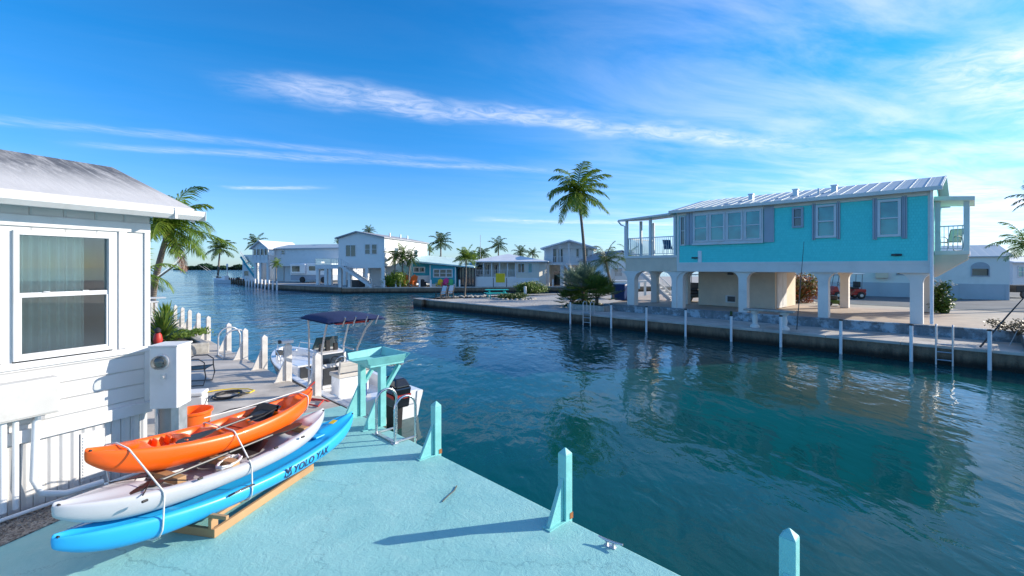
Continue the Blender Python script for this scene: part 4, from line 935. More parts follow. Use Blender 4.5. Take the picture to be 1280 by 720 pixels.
o = b.build('mooring_line', M['red'], smooth=True); tag(o, 'red mooring line tangled on the dock behind the kayak bow', 'rope')

# ------------------------------------------------------------------ facade helpers
def window(parent, f, a0, a1, z0, z1, fm, gm, cols=1, sash_=True, fw_=.07, d=.05, surround=None, label=None):
    b = MB()
    b.fbox(f, a0, a0+fw_, -.02, d, z0, z1); b.fbox(f, a1-fw_, a1, -.02, d, z0, z1); b.fbox(f, a0+fw_, a1-fw_, -.02, d, z1-fw_, z1); b.fbox(f, a0+fw_, a1-fw_, -.02, d, z0, z0+fw_)
    w_ = (a1-a0)/cols
    for c in range(1, cols): b.fbox(f, a0+w_*c-fw_*.45, a0+w_*c+fw_*.45, -.02, d-.004, z0+fw_, z1-fw_)
    if sash_: b.fbox(f, a0+fw_, a1-fw_, -.02, d-.008, (z0+z1)/2-fw_*.3, (z0+z1)/2+fw_*.3)
    wn = b.build('window', fm, parent)
    if label: wn['label'] = label
    b = MB(); b.fbox(f, a0+fw_*.5, a1-fw_*.5, -.015, .012, z0+fw_*.5, z1-fw_*.5); b.build('pane', gm, wn)
    return wn
def gable_roof(parent, mt, x0, x1, y0, y1, ze, zr, ridge='y', th_=.12, name='roof', ov=.35):
    b = MB()
    if ridge == 'y':
        xm = (x0+x1)/2; sl = (zr-ze)/(xm-x0); xa, xb = x0-ov, x1+ov; za = ze-sl*ov
        for (p, q) in ((xa, xm), (xb, xm)):
            b.hexa([(p,y0-ov,za),(q,y0-ov,zr),(q,y1+ov,zr),(p,y1+ov,za),(p,y0-ov,za+th_),(q,y0-ov,zr+th_),(q,y1+ov,zr+th_),(p,y1+ov,za+th_)])
    else:
        ym = (y0+y1)/2; sl = (zr-ze)/(ym-y0); ya, yb = y0-ov, y1+ov; za = ze-sl*ov
        for (p, q) in ((ya, ym), (yb, ym)):
            b.hexa([(x0-ov,p,za),(x1+ov,p,za),(x1+ov,q,zr),(x0-ov,q,zr),(x0-ov,p,za+th_),(x1+ov,p,za+th_),(x1+ov,q,zr+th_),(x0-ov,q,zr+th_)])
    return b.build(name, mt, parent)
def railing(parent, pts, h, mt, z, posts=True, step=.13, r=.012, name='railing'):
    b = MB()
    for i in range(len(pts)-1):
        a = Vector((*pts[i][:2], pts[i][2] if len(pts[i]) > 2 else z)); c = Vector((*pts[i+1][:2], pts[i+1][2] if len(pts[i+1]) > 2 else z))
        b.bar(a+Vector((0,0,h)), c+Vector((0,0,h)), .05, .05); b.bar(a+Vector((0,0,.09)), c+Vector((0,0,.09)), .035, .035)
        n_ = max(1, int((c-a).length/step))
        for k in range(n_+1):
            p = a.lerp(c, k/n_); b.bar(p+Vector((0,0,.09)), p+Vector((0,0,h)), r*2)
    return b.build(name, mt, parent)

# ------------------------------------------------------------------ turquoise house on columns
FT = 25.55
s0, s1 = s_at(1164, FT), s_at(847, FT)
th = thing('stilt_house', 'turquoise shingled house raised on pale arched columns at the canal', 'house', Wc(s0, FT, UZ), CA)
LZ = lambda z: z-UZ
HL_, HD = s1-s0, 8.2
fz0, fz1, ez = LZ(2.93), LZ(6.0), LZ(6.05)
fh = lambda a, d, z: (-d, a, z)            # front (canal) facade: a along s from s0, d out of the wall
def fa(px, tt=FT): return s_at(px, tt)-s0
b = MB(); b.box(0, HD, 0, HL_, fz0, fz1); b.prism([(0, fz1), (HD, fz1), (HD/2, LZ(6.95))], 0.02, HL_-.02, lambda u, v, w_: (u, w_, v)); b.build('wall', M['shingle'], th)
b = MB(); b.box(-.03, HD+.03, -.03, HL_+.03, LZ(2.55), fz0); b.box(-.045, 0, 0, HL_, fz0, fz0+.14); b.box(-.04, .02, -.04, .10, fz0, fz1); b.box(-.04, .0, HL_-.10, HL_+.04, fz0, fz1); b.box(-.04, 0, fa(885), fa(878), fz0, LZ(4.0)) if 0 else None
b.box(-.045, 0, .1, HL_-.1, fz1-.22, fz1); b.build('trim_board', M['whitestucco'], th, bevel=.01)
b = MB(); b.box(-.06, .0, HL_-1.42, HL_-1.22, fz0+.14, LZ(3.72)); b.build('downpipe', M['pvc'], th)
rfm = gable_roof(th, M['metalroof'], 0, HD, 0, HL_, LZ(6.10), LZ(7.05), 'y', .06, 'roof', .35)
b = MB(); yy = -.30
sl_ = .95/(HD/2)
while yy < HL_+.3:
    for (xa, xb) in ((-.34, HD/2), (HD+.34, HD/2)):
        za = LZ(6.10)-sl_*.34+.061; zb_ = LZ(7.05)+.061; b.hexa([(xa,yy-.012,za),(xb,yy-.012,zb_),(xb,yy+.012,zb_),(xa,yy+.012,za),(xa,yy-.012,za+.03),(xb,yy-.012,zb_+.03),(xb,yy+.012,zb_+.03),(xa,yy+.012,za+.03)])
    yy += .48
b.build('seam', M['metalroof'], rfm)
b = MB(); b.box(-.42, -.34, -.36, HL_+.36, LZ(5.93), LZ(6.09)); b.box(-.34, -.04, -.33, HL_+.33, LZ(5.97), LZ(5.99)); b.build('gutter', M['whitestucco'], rfm)
for px in (935, 1040, 991): 
    b = MB(); a = fa(px, FT+1.2); b.box(1.6, 1.85, a-.11, a+.11, LZ(6.35), LZ(6.84)); b.box(1.57, 1.88, a-.14, a+.14, LZ(6.84), LZ(6.88)); b.build('roof_vent', M['galv'], rfm)
b = MB(); a = fa(1022, FT+1.2); b.tube([(1.4, a, LZ(6.3)), (1.4, a, LZ(6.75))], .05, 8); b.build('vent_pipe', M['galv'], rfm)
# front windows
def fy(px, y, d=0): return z_at(y, depth(s_at(px, FT-d), FT-d))-UZ
def shutter(a0, a1, z0, z1, n=1):
    b = MB()
    for k in range(n):
        w_ = (a1-a0)/n; b.box(-.07-.03*(k % 2), -.001, a0+w_*k+.004, a0+w_*(k+1)-.004, z0, z1)
    nz = 2
    b.build('shutter', M['lilac'], th, bevel=.008)
zt, zb = LZ(5.74), LZ(4.12)
aw = (fa(1126.5), fa(1097)); window(th, fh, aw[0], aw[1], zb, zt, M['white'], M['glassteal'], 1, True, .10, .10)
shutter(aw[0]-.20, aw[0]-.01, zb-.10, zt+.10, 3); shutter(aw[1]+.01, aw[1]+.17, zb-.10, zt+.10, 2)
aw = (fa(1046), fa(1020)); window(th, fh, aw[0], aw[1], LZ(4.18), LZ(5.74), M['white'], M['glassteal'], 1, True, .10, .10)
shutter(aw[0]-.14, aw[0]-.01, LZ(4.10), LZ(5.84), 2); shutter(aw[1]+.01, aw[1]+.15, LZ(4.10), LZ(5.84), 2)
aw = (fa(1004.5), fa(990.5)); window(th, fh, aw[0], aw[1], LZ(4.73), LZ(5.72), M['lilac'], M['glass'], 1, True, .09, .09)
# projecting four-window bay with the big lilac shutters
ba0, ba1 = fa(954), fa(867); bz0, bz1 = LZ(4.10), LZ(5.93)
b = MB(); b.box(-.10, -.001, ba0-.02, ba1+.02, bz0, bz1); b.box(-.16, -.101, ba0-.04, ba1+.04, bz0-.06, bz0+.04); b.build('bay_frame', M['white'], th, bevel=.008)
for i in range(4):
    w_ = (ba1-ba0)/4; fbay = lambda a, d, z: (-.10-d, a, z)
    window(th, fbay, ba0+w_*i+.05, ba0+w_*(i+1)-.05, bz0+.12, bz1-.16, M['white'], M['glassteal'], 1, True, .08, .05)
shutter(fa(968), fa(955.5), bz0-.03, bz1-.02, 1); shutter(ba1+.04, fa(858.5), bz0-.03, bz1-.02, 2)
aw = (fa(857.5), fa(850.5)); window(th, fh, aw[0], aw[1], LZ(4.05), LZ(5.75), M['white'], M['glass'], 1, True, .06, .08)
for px in (1121, 869.5):
    a = fa(px); z = LZ(3.33) ; b = MB(); b.box(-.05, .0, a-.06, a+.06, z-.05, z+.05); b.tube([(-.05, a, z), (-.16, a-.16, z+.0)], .045, 8); b.tube([(-.05, a, z), (-.16, a+.16, z+.0)], .045, 8); b.build('flood_light', M['dkgrey'], th)
# arched columns along the front and back
def column(x, y, sq=.42, z1=LZ(2.55), arch=.44):
    b = MB(); h = sq/2; b.box(x-h, x+h, y-h, y+h, 0, z1-.002)
    for sg in (-1, 1):
        pts = [(h, z1-.003), (h, z1-arch)] + [(h+arch*(1-math.cos(math.pi/2*k/6))*.75, z1-arch+arch*math.sin(math.pi/2*k/6)*.92) for k in range(1, 7)] + [(h+arch*.75, z1-.003)]
        b.prism(pts, x-h*.96, x+h*.96, lambda u, v, w_, sg=sg: (w_, y+sg*u, v))
    b.build('column', M['whitestucco'], th, bevel=.012)
for px in (1146, 1030, 930, 851): column(.32, max(.20, fa(px, FT+.32)))
for px in (1056, 1172-14, 958): column(7.6, max(.25, s_at(px, FT+7.6)-s0), .42)
b = MB(); b.tube([(-.10, -.02, LZ(6.0)), (-.10, -.02, .05)], .06, 8); b.build('downpipe', M['pvc'], th, smooth=True)
# storage room under the house
ra, rb_ = s_at(969, 29.0)-s0, s_at(873, 29.0)-s0; rx = 29.0-FT
b = MB(); b.box(rx, rx+4.2, ra, rb_, 0, LZ(2.54)); rm = b.build('storage_room', M['cream'], th)
fr = lambda a, d, z: (rx-d, a, z)
b = MB(); b.box(rx-.03, rx-.002, s_at(919, 29)-s0, s_at(909.5, 29)-s0, .30, .62); b.build('vent_grille', M['dkgrey'], rm)
b = MB(); b.box(rx-.02, rx-.001, s_at(917.6, 29)-s0-.08, s_at(908, 29)-s0+.05, .24, .68); b.build('vent_frame', M['white'], rm)
b = MB(); b.box(rx-.03, rx-.002, s_at(917, 29)-s0, s_at(909.5, 29)-s0, 1.93, 2.08); b.build('vent_grille', M['dkgrey'], rm)
for (q0, q1) in ((.25, 1.15), (1.2, 2.1)):
    b = MB(); b.box(rx+q0, rx+q1, ra-.05, ra-.002, .03, 2.05); d_ = b.build('door', M['white'], rm, bevel=.006)
    b = MB(); 
    for zz in (.15, 1.15): b.box(rx+q0+.14, rx+q1-.14, ra-.062, ra-.052, zz, zz+.75)
    b.build('door_panel', M['white'], d_, bevel=.006)
# left covered balcony
pa0, pa1 = HL_, s_at(781, FT)-s0; px1 = 3.6
b = MB(); b.box(-.05, px1, pa0+.045, pa1, LZ(3.36), LZ(3.52)); b.build('balcony_floor', M['whitestucco'], th, bevel=.01)
b = MB(); b.box(.0, .3, pa0+.045, pa1-.05, LZ(2.55), LZ(3.355)); b.box(.3, px1, pa1-.35, pa1-.05, LZ(2.55), LZ(3.355)); b.build('balcony_beam', M['cream'], th)
column(.20, pa1-.45, .5, LZ(2.545), .6); column(.20, pa0+.25, .3, LZ(2.545), .6) ; column(px1-.3, pa1-.35, .42, LZ(2.545), .5); column(px1-.3, pa0+1.0, .42, LZ(2.545), .5)
b = MB(); b.hexa([(-.35,pa0+.3,LZ(5.85)),(px1+.3,pa0+.3,LZ(6.25)),(px1+.3,pa1+.3,LZ(6.1)),(-.35,pa1+.3,LZ(5.7)),(-.35,pa0+.3,LZ(5.97)),(px1+.3,pa0+.3,LZ(6.37)),(px1+.3,pa1+.3,LZ(6.22)),(-.35,pa1+.3,LZ(5.82))]); b.build('balcony_roof', M['whitestucco'], th, bevel=.01)
for (x, y) in ((.05, pa1-.12), (.05, pa0+.18), (.05, (pa0+pa1)/2), (px1-.1, pa1-.12), (px1/2, pa1-.12)):
    b = MB(); b.box(x-.07, x+.07, y-.07, y+.07, LZ(3.52), LZ(5.85)); b.build('balcony_post', M['white'], th)
railing(th, [(.05, pa0+.2), (.05, pa1-.12), (px1-.1, pa1-.12)], 1.1, M['white'], LZ(3.52))
b = MB(); b.tube([(-.42, pa1+.25, LZ(5.75)), (-.2, pa1+.15, LZ(5.5)), (-.02, pa1-.02, LZ(5.4)), (-.02, pa1-.02, LZ(3.5))], .05, 8); b.build('downpipe', M['pvc'], th)
# right cantilevered balcony
rx0, rx1 = 1.3, 3.6; rl = -1.12
b = MB(); b.box(rx0, rx1, rl, -.035, LZ(3.33), LZ(3.50)); b.build('balcony_floor', M['whitestucco'], th, bevel=.01)
for xx in (rx0+.15, rx1-.15):
    b = MB(); b.prism([(-.035, LZ(3.325)), (rl+.05, LZ(3.325)), (rl+.05, LZ(3.15)), (-.035, LZ(2.35))], xx-.15, xx+.15, lambda u, v, w_: (w_, u, v)); b.build('balcony_bracket', M['cream'], th)
b = MB(); b.hexa([(rx0-.25,rl-.15,LZ(5.55)),(rx1+.2,rl-.15,LZ(5.55)),(rx1+.2,-.035,LZ(5.66)),(rx0-.25,-.035,LZ(5.66)),(rx0-.25,rl-.15,LZ(5.72)),(rx1+.2,rl-.15,LZ(5.72)),(rx1+.2,-.035,LZ(5.84)),(rx0-.25,-.035,LZ(5.84))]); b.build('balcony_roof', M['whitestucco'], th, bevel=.01)
for (x, y) in ((rx0+.1, rl+.1), (rx0+.1, -.14), (rx1-.1, rl+.1)):
    b = MB(); b.box(x-.09, x+.09, y-.09, y+.09, LZ(3.50), LZ(5.6)); b.build('balcony_post', M['white'], th)
railing(th, [(rx0+.08, -.2), (rx0+.08, rl+.08), (rx1-.1, rl+.08)], 1.05, M['white'], LZ(3.5))
wcp = th.matrix_basis @ Vector((rx0+.9, rl+.60, LZ(3.50)))
sling_chair('balcony_chair', 'beige sling chair on the right hand balcony of the turquoise house', wcp, CA+R(60), M['dkgrey'], M['cushion'])
wcp = th.matrix_basis @ Vector((1.0, pa0+1.0, LZ(3.52)))
sling_chair('balcony_chair', 'blue chair on the left covered balcony of the turquoise house', wcp, CA+R(140), M['white'], M['binblue'])
# stairs under the left balcony
st = thing('staircase', 'white railed staircase behind the arches below the left balcony', 'stairs', Wc(s_at(842, 31.5), 31.5, UZ), CA)
b = MB()
for k in range(12): b.box(-.5, .5, k*.26, k*.26+.3, k*.22+.0, k*.22+.06)
b.bar((-.5, 0, .0), (-.5, 3.1, 2.6), .05, .22); b.bar((.5, 0, .0), (.5, 3.1, 2.6), .05, .22); b.build('steps', M['white'], st)
railing(st, [(-.5, 0, .1), (-.5, 3.1, 2.7)], .95, M['white'], 0)

# ------------------------------------------------------------------ things on the right bank
def pole(px, tt, z1, i, green=False):
    b = MB(); b.tube([(0,0,-.5), (0,0,z1-WZ)], .055, 12); th = thing('mooring_pole', pole_lb[i], 'mooring pole', Wc(s_at(px, tt), tt, WZ), 0, 'white mooring poles along the right seawall')
    b.build('sleeve', M['pvc'], th, smooth=True)
    b = MB(); b.lathe([(.072, 0), (.072, .05), (.02, .06)], 12, c=(0,0,z1-WZ-.01)); b.build('cap', M['black'], th)
    if green: b = MB(); b.tube([(0,0,z1-WZ+.05), (0,0,z1-WZ+.22)], .06, 10); b.build('timber_top', M['palmdark'], th)
pole_lb = ['white mooring pole just left of the far ladder below the palmetto', 'white mooring pole right of the far ladder below the palmetto', 'white mooring pole in front of the arch under the left balcony', 'white mooring pole in front of the second column of the turquoise house', 'white mooring pole with a green timber top, left of the stone bench', 'white mooring pole right of the stone bench', 'white mooring pole between the two right hand house columns', 'white mooring pole just left of the near right ladder', 'white mooring pole rightmost of the row, right of the ladder']
for i, px in enumerate((713, 764, 808, 857, 914, 976, 1051, 1139, 1237)): pole(px, RB-.14, .66 if px != 914 else .52, i, px == 914)
def ladder(px0, px1, label):
    tt = RB-.16; a, c = s_at(px1, tt), s_at(px0, tt); th = thing('seawall_ladder', label, 'ladder', Wc((a+c)/2, tt, WZ), CA); hw = (c-a)/2
    for sg in (-1, 1):
        b = MB(); b.tube([(0, sg*hw, -.5), (0, sg*hw, 1.35), (.1, sg*hw, 1.42), (.35, sg*hw, 1.36), (.4, sg*hw, .69)], .028, 8); b.build('rail', M['galv'], th, smooth=True)
    for k in range(4):
        b = MB(); b.tube([(0, -hw, -.1+.28*k), (0, hw, -.1+.28*k)], .022, 6); b.build('rung', M['galv'], th)
ladder(1170, 1191, 'metal ladder down the right seawall near the right edge'); ladder(729, 738, 'metal ladder on the seawall in front of the palmetto planter')
bn = thing('stone_bench', 'pale stone bench table on two turned pedestals by the seawall', 'bench', Wc(s_at(962, RB+.5), RB+.5, 0), CA)
b = MB(); b.box(-.26, .26, -1.0, 1.05, .78, .86); b.build('seat', M['stone'], bn, bevel=.02)
for y in (-.6, .62):
    b = MB(); b.lathe([(.20, 0), (.20, .10), (.10, .18), (.12, .4), (.09, .6), (.18, .70), (.18, .775)], 14, c=(0, y, 0)); b.build('pedestal', M['whitestucco'], bn, smooth=True)
def rod(name, label, a, c, r=.012, mt='dkgrey', cat='fishing rod', n=6):
    b = MB(); b.tube([a, Vector(a).lerp(Vector(c), .5)+Vector((0,0,.02)), c], [r, r*.8, r*.35], n); o = b.build(name, M[mt], smooth=True); return tag(o, label, cat)
p = Wc(s_at(996, RB+1), RB+1, 0); q_ = at(1005, 302, p.y+.3)
rod('fishing_rod', 'tall thin fishing rod standing on the ledge before the turquoise house', p, q_, .022)
rod('pole', 'long dark boat pole leaning outward at the right end of the seawall', Wc(s_at(1225, RB+.3), RB+.3, .02), at(1300, 350, 14.6), .03, 'dkgrey', 'pole')
rod('pole', 'thin pale pole leaning beside the dark boat pole at the right edge', Wc(s_at(1262, RB+1.6), RB+1.6, .02), at(1300, 362, 15.6), .012, 'galv', 'pole')
bush('dry_bush', 'dry brown twiggy bush at the right edge above the seawall', gp(1272, 418, UZ), (.75, .75, .35), 'dry', 1300, .05, 12)
def flowers(th_, rng):
    b = MB()
    for i in range(26): 
        a = rng.uniform(0, 6.28); p = (math.cos(a)*rng.uniform(.1,.6), math.sin(a)*rng.uniform(.1,.6), rng.uniform(1.3,1.75)); b.lathe([(.01,-.03),(.06,.01),(.02,.03)], 6, c=p)
    b.build('blossom', M['flower'], th_)
pb = bush('potted_shrub', 'green shrub with white blossoms in a pot beside the right house column', gp(1180, 391, UZ), (.62, .62, .85), 'hedge', 1800, .09, 21, extra=flowers)
b = MB(); b.lathe([(.2, 0), (.28, .3), (.30, .32), (.26, .33)], 14); b.build('pot', M['palmdark'], pb)
bush('hedge', 'red and green croton hedge behind the storage room door', Vector((at(998, 380, 31).x, 31, UZ)), (1.55, 1.0, 1.15), 'croton', 5600, .085, 22)
bin_ = thing('trash_bin', 'blue plastic rubbish bin left of the turquoise house columns', 'bin', gp(777.5, 375, UZ), CA)
b = MB(); b.hexa([(-.36,-.40,.0),(.36,-.40,0),(.36,.40,0),(-.36,.40,0),(-.44,-.50,1.1),(.44,-.50,1.1),(.44,.50,1.1),(-.44,.50,1.1)]); b.build('body', M['binblue'], bin_, bevel=.03)
b = MB(); b.box(-.47, .47, -.53, .53, 1.10, 1.17); b.build('lid', M['binblue'], bin_, bevel=.03)
for y in (-.35, .35):
    b = MB(); b.lathe([(.13, -.03), (.13, .03)], 12, M=Matrix.Translation((.36, y, .1)) @ Matrix.Rotation(R(90), 4, 'X')); b.build('wheel', M['black'], bin_)
def cart(name, label, loc, rz, body, sc=1, roof=True):
    th = thing(name, label, 'golf cart', loc, rz); th.scale = (sc,)*3
    b = MB(); b.box(-.55, .55, -1.1, 1.1, .28, .50); b.hexa([(-.55,.65,.5),(.55,.65,.5),(.55,1.15,.5),(-.55,1.15,.5),(-.5,.75,.95),(.5,.75,.95),(.45,.95,.9),(-.45,.95,.9)]); b.box(-.55, .55, -1.1, -.3, .5, .75); b.build('body', body, th, bevel=.06)
    b = MB(); b.box(-.5, .5, -.65, -.15, .75, .88); b.box(-.5, .5, -.75, -.62, .88, 1.3); b.build('seat', M['black'], th, bevel=.03)
    for (x, y) in ((-.55, .75), (.55, .75), (-.55, -.75), (.55, -.75)):
        b = MB(); b.lathe([(.12, -.1), (.24, -.09), (.27, -.05), (.27, .05), (.24, .09), (.12, .1)], 18, M=Matrix.Translation((x, y, .27)) @ Matrix.Rotation(R(90), 4, 'Y')); w_ = b.build('wheel', M['black'], th, smooth=True)
        b = MB(); b.lathe([(.11, -.105), (.11, .105)], 14, M=Matrix.Translation((x, y, .27)) @ Matrix.Rotation(R(90), 4, 'Y')); b.build('rim', M['galv'], w_)
    if roof:
        b = MB(); b.box(-.6, .6, -1.0, .95, 1.85, 1.92); b.build('roof', M['white'], th, bevel=.03)
        for (x, y0, y1) in ((-.5, -.8, -.85), (.5, -.8, -.85), (-.5, .85, .65), (.5, .85, .65)):
            b = MB(); b.tube([(x, y0, .6), (x, y1, 1.86)], .02, 6); b.build('roof_post', M['dkgrey'], th)
    b = MB(); b.tube([(.25+.16*math.cos(a*.5236), .42+.05*math.sin(a*.5236), 1.12+.14*math.sin(a*.5236)) for a in range(13)], .015, 6); b.build('steering_wheel', M['black'], th)
cart('golf_cart', 'dark golf cart parked behind the second column under the turquoise house', Vector((at(862, 376, 32).x, 32, UZ)), R(120), M['dkgrey'])
cart('golf_cart', 'red golf cart parked on the road behind the columns', Vector((at(1058, 372, 35.0).x, 35.0, UZ)), R(75), M['red'], 1.0)
mw = thing('lawn_mower', 'small green mower beside the rear column', 'mower', gp(1044, 382, UZ), R(60))
b = MB(); b.box(-.3, .3, -.4, .4, .12, .35); b.build('deck', M['hedge'], mw, bevel=.05)
b = MB(); b.box(-.18, .18, -.1, .25, .36, .62); b.build('engine', M['black'], mw, bevel=.04)
for (x, y) in ((-.33, -.3), (.33, -.3), (-.33, .3), (.33, .3)):
    b = MB(); b.lathe([(.13, -.03), (.13, .03)], 12, M=Matrix.Translation((x, y, .13)) @ Matrix.Rotation(R(90), 4, 'Y')); b.build('wheel', M['black'], mw)
b = MB(); b.tube([(-.25, -.4, .3), (-.25, -1.0, 1.0), (.25, -1.0, 1.0), (.25, -.4, .3)], .015, 6); b.build('handle', M['dkgrey'], mw)
# white building across the road
wb = thing('building', 'long white building with an arched window across the road at the right', 'building', Vector((at(1262, 372, 33).x, 33, UZ)), CA+R(8))
WL, WD = 17.5, 9
b = MB(); b.box(0, WD, 0, WL, .0, 3.15); b.prism([(0, 3.15), (WD, 3.15), (WD/2, 4.1)], 0, WL, lambda u, v, w_: (u, w_, v)); b.build('wall', M['whitefar'], wb)
gable_roof(wb, M['metalroof'], 0, WD, 0, WL, 3.2, 4.15, 'y', .06, 'roof', .2)
f2 = lambda a, d, z: (-d, a, z)
window(wb, f2, 1.0, 2.0, 1.7, 2.35, M['lilac'], M['glass'], 1, False)
b = MB(); b.prism([(1.0, 2.36)]+[(1.5+.5*math.cos(math.pi*k/10), 2.36+.42*math.sin(math.pi*k/10)) for k in range(11)][::-1][1:], .0, .05, lambda u, v, w_: (-w_, u, v)); b.build('arched_pane', M['lilac'], wb)
window(wb, f2, 5.3, 6.3, 1.75, 2.5, M['lilac'], M['glass'], 1, True); window(wb, f2, 9.5, 10.6, 1.7, 2.5, M['lilac'], M['glass'], 1, True)
b = MB(); b.box(-.06, -.002, .05, WL, .0, 1.15)
for k in range(8): b.box(-.09, -.061, .1+k*2.4, .22+k*2.4, 0, 1.15)
b.build('base_panel', M['panelgrey'], wb)
b = MB(); b.box(-.45, -.002, 6.8, 7.6, 1.5, 2.2); b.build('air_conditioner', M['cream'], wb, bevel=.02)
rp = thing('ramp', 'white railed access ramp along the white building', 'ramp', wb.matrix_basis @ Vector((-1.6, 9.0, 0)), CA+R(8))
b = MB(); b.hexa([(0,0,-.1),(1.2,0,-.1),(1.2,6,-.1),(0,6,-.1),(0,0,.05),(1.2,0,.05),(1.2,6,.95),(0,6,.95)]); b.build('slope', M['conc'], rp)
railing(rp, [(0, 0, .05), (0, 6, .95)], .9, M['white'], 0, step=.3)
# neighbour lot at the far right edge
nh = thing('mobile_home', 'low pale blue mobile home at the right edge behind the white building', 'house', Vector((at(1266, 370, 45).x, 45, UZ)), R(10))
b = MB(); b.box(0, 9, 0, 4, .5, 2.9); b.build('wall', M['whitefar'], nh)
gable_roof(nh, M['roofwhite'], 0, 9, 0, 4, 2.9, 3.4, 'x'); f3 = lambda a, d, z: (a, -d, z)
window(nh, f3, .6, 1.8, 1.4, 2.5, M['white'], M['glassteal'], 2); b = MB(); b.box(.0, 9, .05, 3.9, 0, .5); b.build('skirting', M['lilac'], nh)
tr = thing('utility_trailer', 'dark utility trailer parked at the right edge of the road', 'trailer', Vector((at(1272, 372, 36).x, 36, UZ)), R(5))
b = MB(); b.box(-.9, 1.2, -.6, .6, .45, 1.0); b.build('box_body', M['black'], tr, bevel=.02)
for x in (-.3, .5):
    b = MB(); b.lathe([(.28, -.08), (.28, .08)], 14, M=Matrix.Translation((x, -.65, .28)) @ Matrix.Rotation(R(90), 4, 'X')); b.build('wheel', M['dkgrey'], tr)
# palms of the right side
palm('palm_tree', 'palm at the right edge with a crown just above the white building', Vector((at(1292, 380, 25).x, 25, UZ)), at(1284, 308, 25), 1.75, 18, 'palmbright', 26, .5, .13, (.2,0,0), 31, (-.1, 0, 0), 1.5)
palm('palm_tree', 'tall palm whose frond tips reach in at the upper right edge', Vector((at(1306, 380, 27).x, 27, UZ)), at(1303, 248, 27), 1.6, 16, 'palm', 26, .5, .13, (.2,0,0), 32, (-.1, 0, 0), 1.4)

# the big palm and the palmetto planter
palm('palm_tree', 'tall lone coconut palm rising beside the turquoise house', gp(732, 381), at(722, 240, 33.9), 2.75, 25, 'palmbright', 36, .90, .125, (.35, 0, 0), 41, (.25, 0, .0), 1.55, wd=.085, low=-.75)
pq = thing('planter', 'pale stone block planter below the tall palm', 'planter', Wc(s_at(742, RB+2.6), RB+1.7), CA)
b = MB(); b.box(0, .25, -1.2, 1.3, 0, .34); b.box(0, 2.6, 1.3, 1.5, 0, .34); b.box(0, 2.6, -1.4, -1.2, 0, .34)
b.build('wall', M['stone'], pq, bevel=.03); b = MB(); b.box(.25, 2.6, -1.2, 1.3, 0, .28); b.build('soil', M['soil'], pq)
def fanpalm(name, label, base, n, L, seed, mt='fan', stemh=.4, group=None):
    rng = random.Random(seed); th = thing(name, label, 'palmetto', base, 0, group); b = MB(); st_ = MB()
    for i in range(n):
        az = i*2.399+rng.uniform(-.3, .3); el = .05+1.3*(1-i/n)+rng.uniform(-.1, .1); l = L*rng.uniform(.65, 1.05)
        d = Vector((math.cos(az)*math.cos(el), math.sin(az)*math.cos(el), math.sin(el))); o = Vector((0,0,stemh)); hub = o+d*l+Vector((0,0,-.1*l)); st_.tube([o, o+d*l*.5, hub], .012, 4, False)
        sd_ = d.cross(Vector((0,0,1))); sd_ = sd_.normalized() if sd_.length > .05 else Vector((1,0,0)); up_ = sd_.cross(d).normalized(); fl = L*.55
        for k in range(15):
            a = -1.9+3.8*k/14; dd = (d*math.cos(a)+sd_*math.sin(a)+up_*.25).normalized(); wv = dd.cross(up_)*.042; e = hub+dd*fl*rng.uniform(.85,1.1)+Vector((0,0,-.2*fl*rng.random()))
            m_ = hub+dd*fl*.55; b.face(hub, m_+wv, e, m_-wv)
    b.build('crown', M[mt], th, fix=False); st_.tube([(0,0,-.05), (0,0,stemh)], .12, 8); st_.build('trunk', M['stem'], th)
    return th
fanpalm('palmetto', 'silvery fan palmetto on the left of the stone planter', Wc(s_at(731, RB+3.4), RB+3.2, .3), 46, 1.6, 51, 'fan', .9)
fanpalm('palmetto', 'darker low fan palmetto at the right of the stone planter', Wc(s_at(746, RB+3.0), RB+3.0, .2), 42, 1.35, 52, 'palm', .5)
fanpalm('palmetto', 'dark bushy palmetto at the far left corner of the planter', Wc(s_at(714, RB+3.2), RB+3.4, .0), 36, 1.15, 53, 'palm', .3)
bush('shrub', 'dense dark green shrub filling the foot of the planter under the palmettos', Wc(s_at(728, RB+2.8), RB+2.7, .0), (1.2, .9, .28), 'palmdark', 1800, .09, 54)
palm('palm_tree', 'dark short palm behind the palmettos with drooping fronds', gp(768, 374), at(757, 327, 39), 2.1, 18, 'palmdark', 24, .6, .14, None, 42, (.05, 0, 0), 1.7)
palm('palm_tree', 'small pale palm just left of the turquoise house balcony', Vector((at(790, 370, 46).x, 46, 0)), at(786, 322, 46), 1.8, 12, 'palmbright', 20, .5, .12, None, 43)
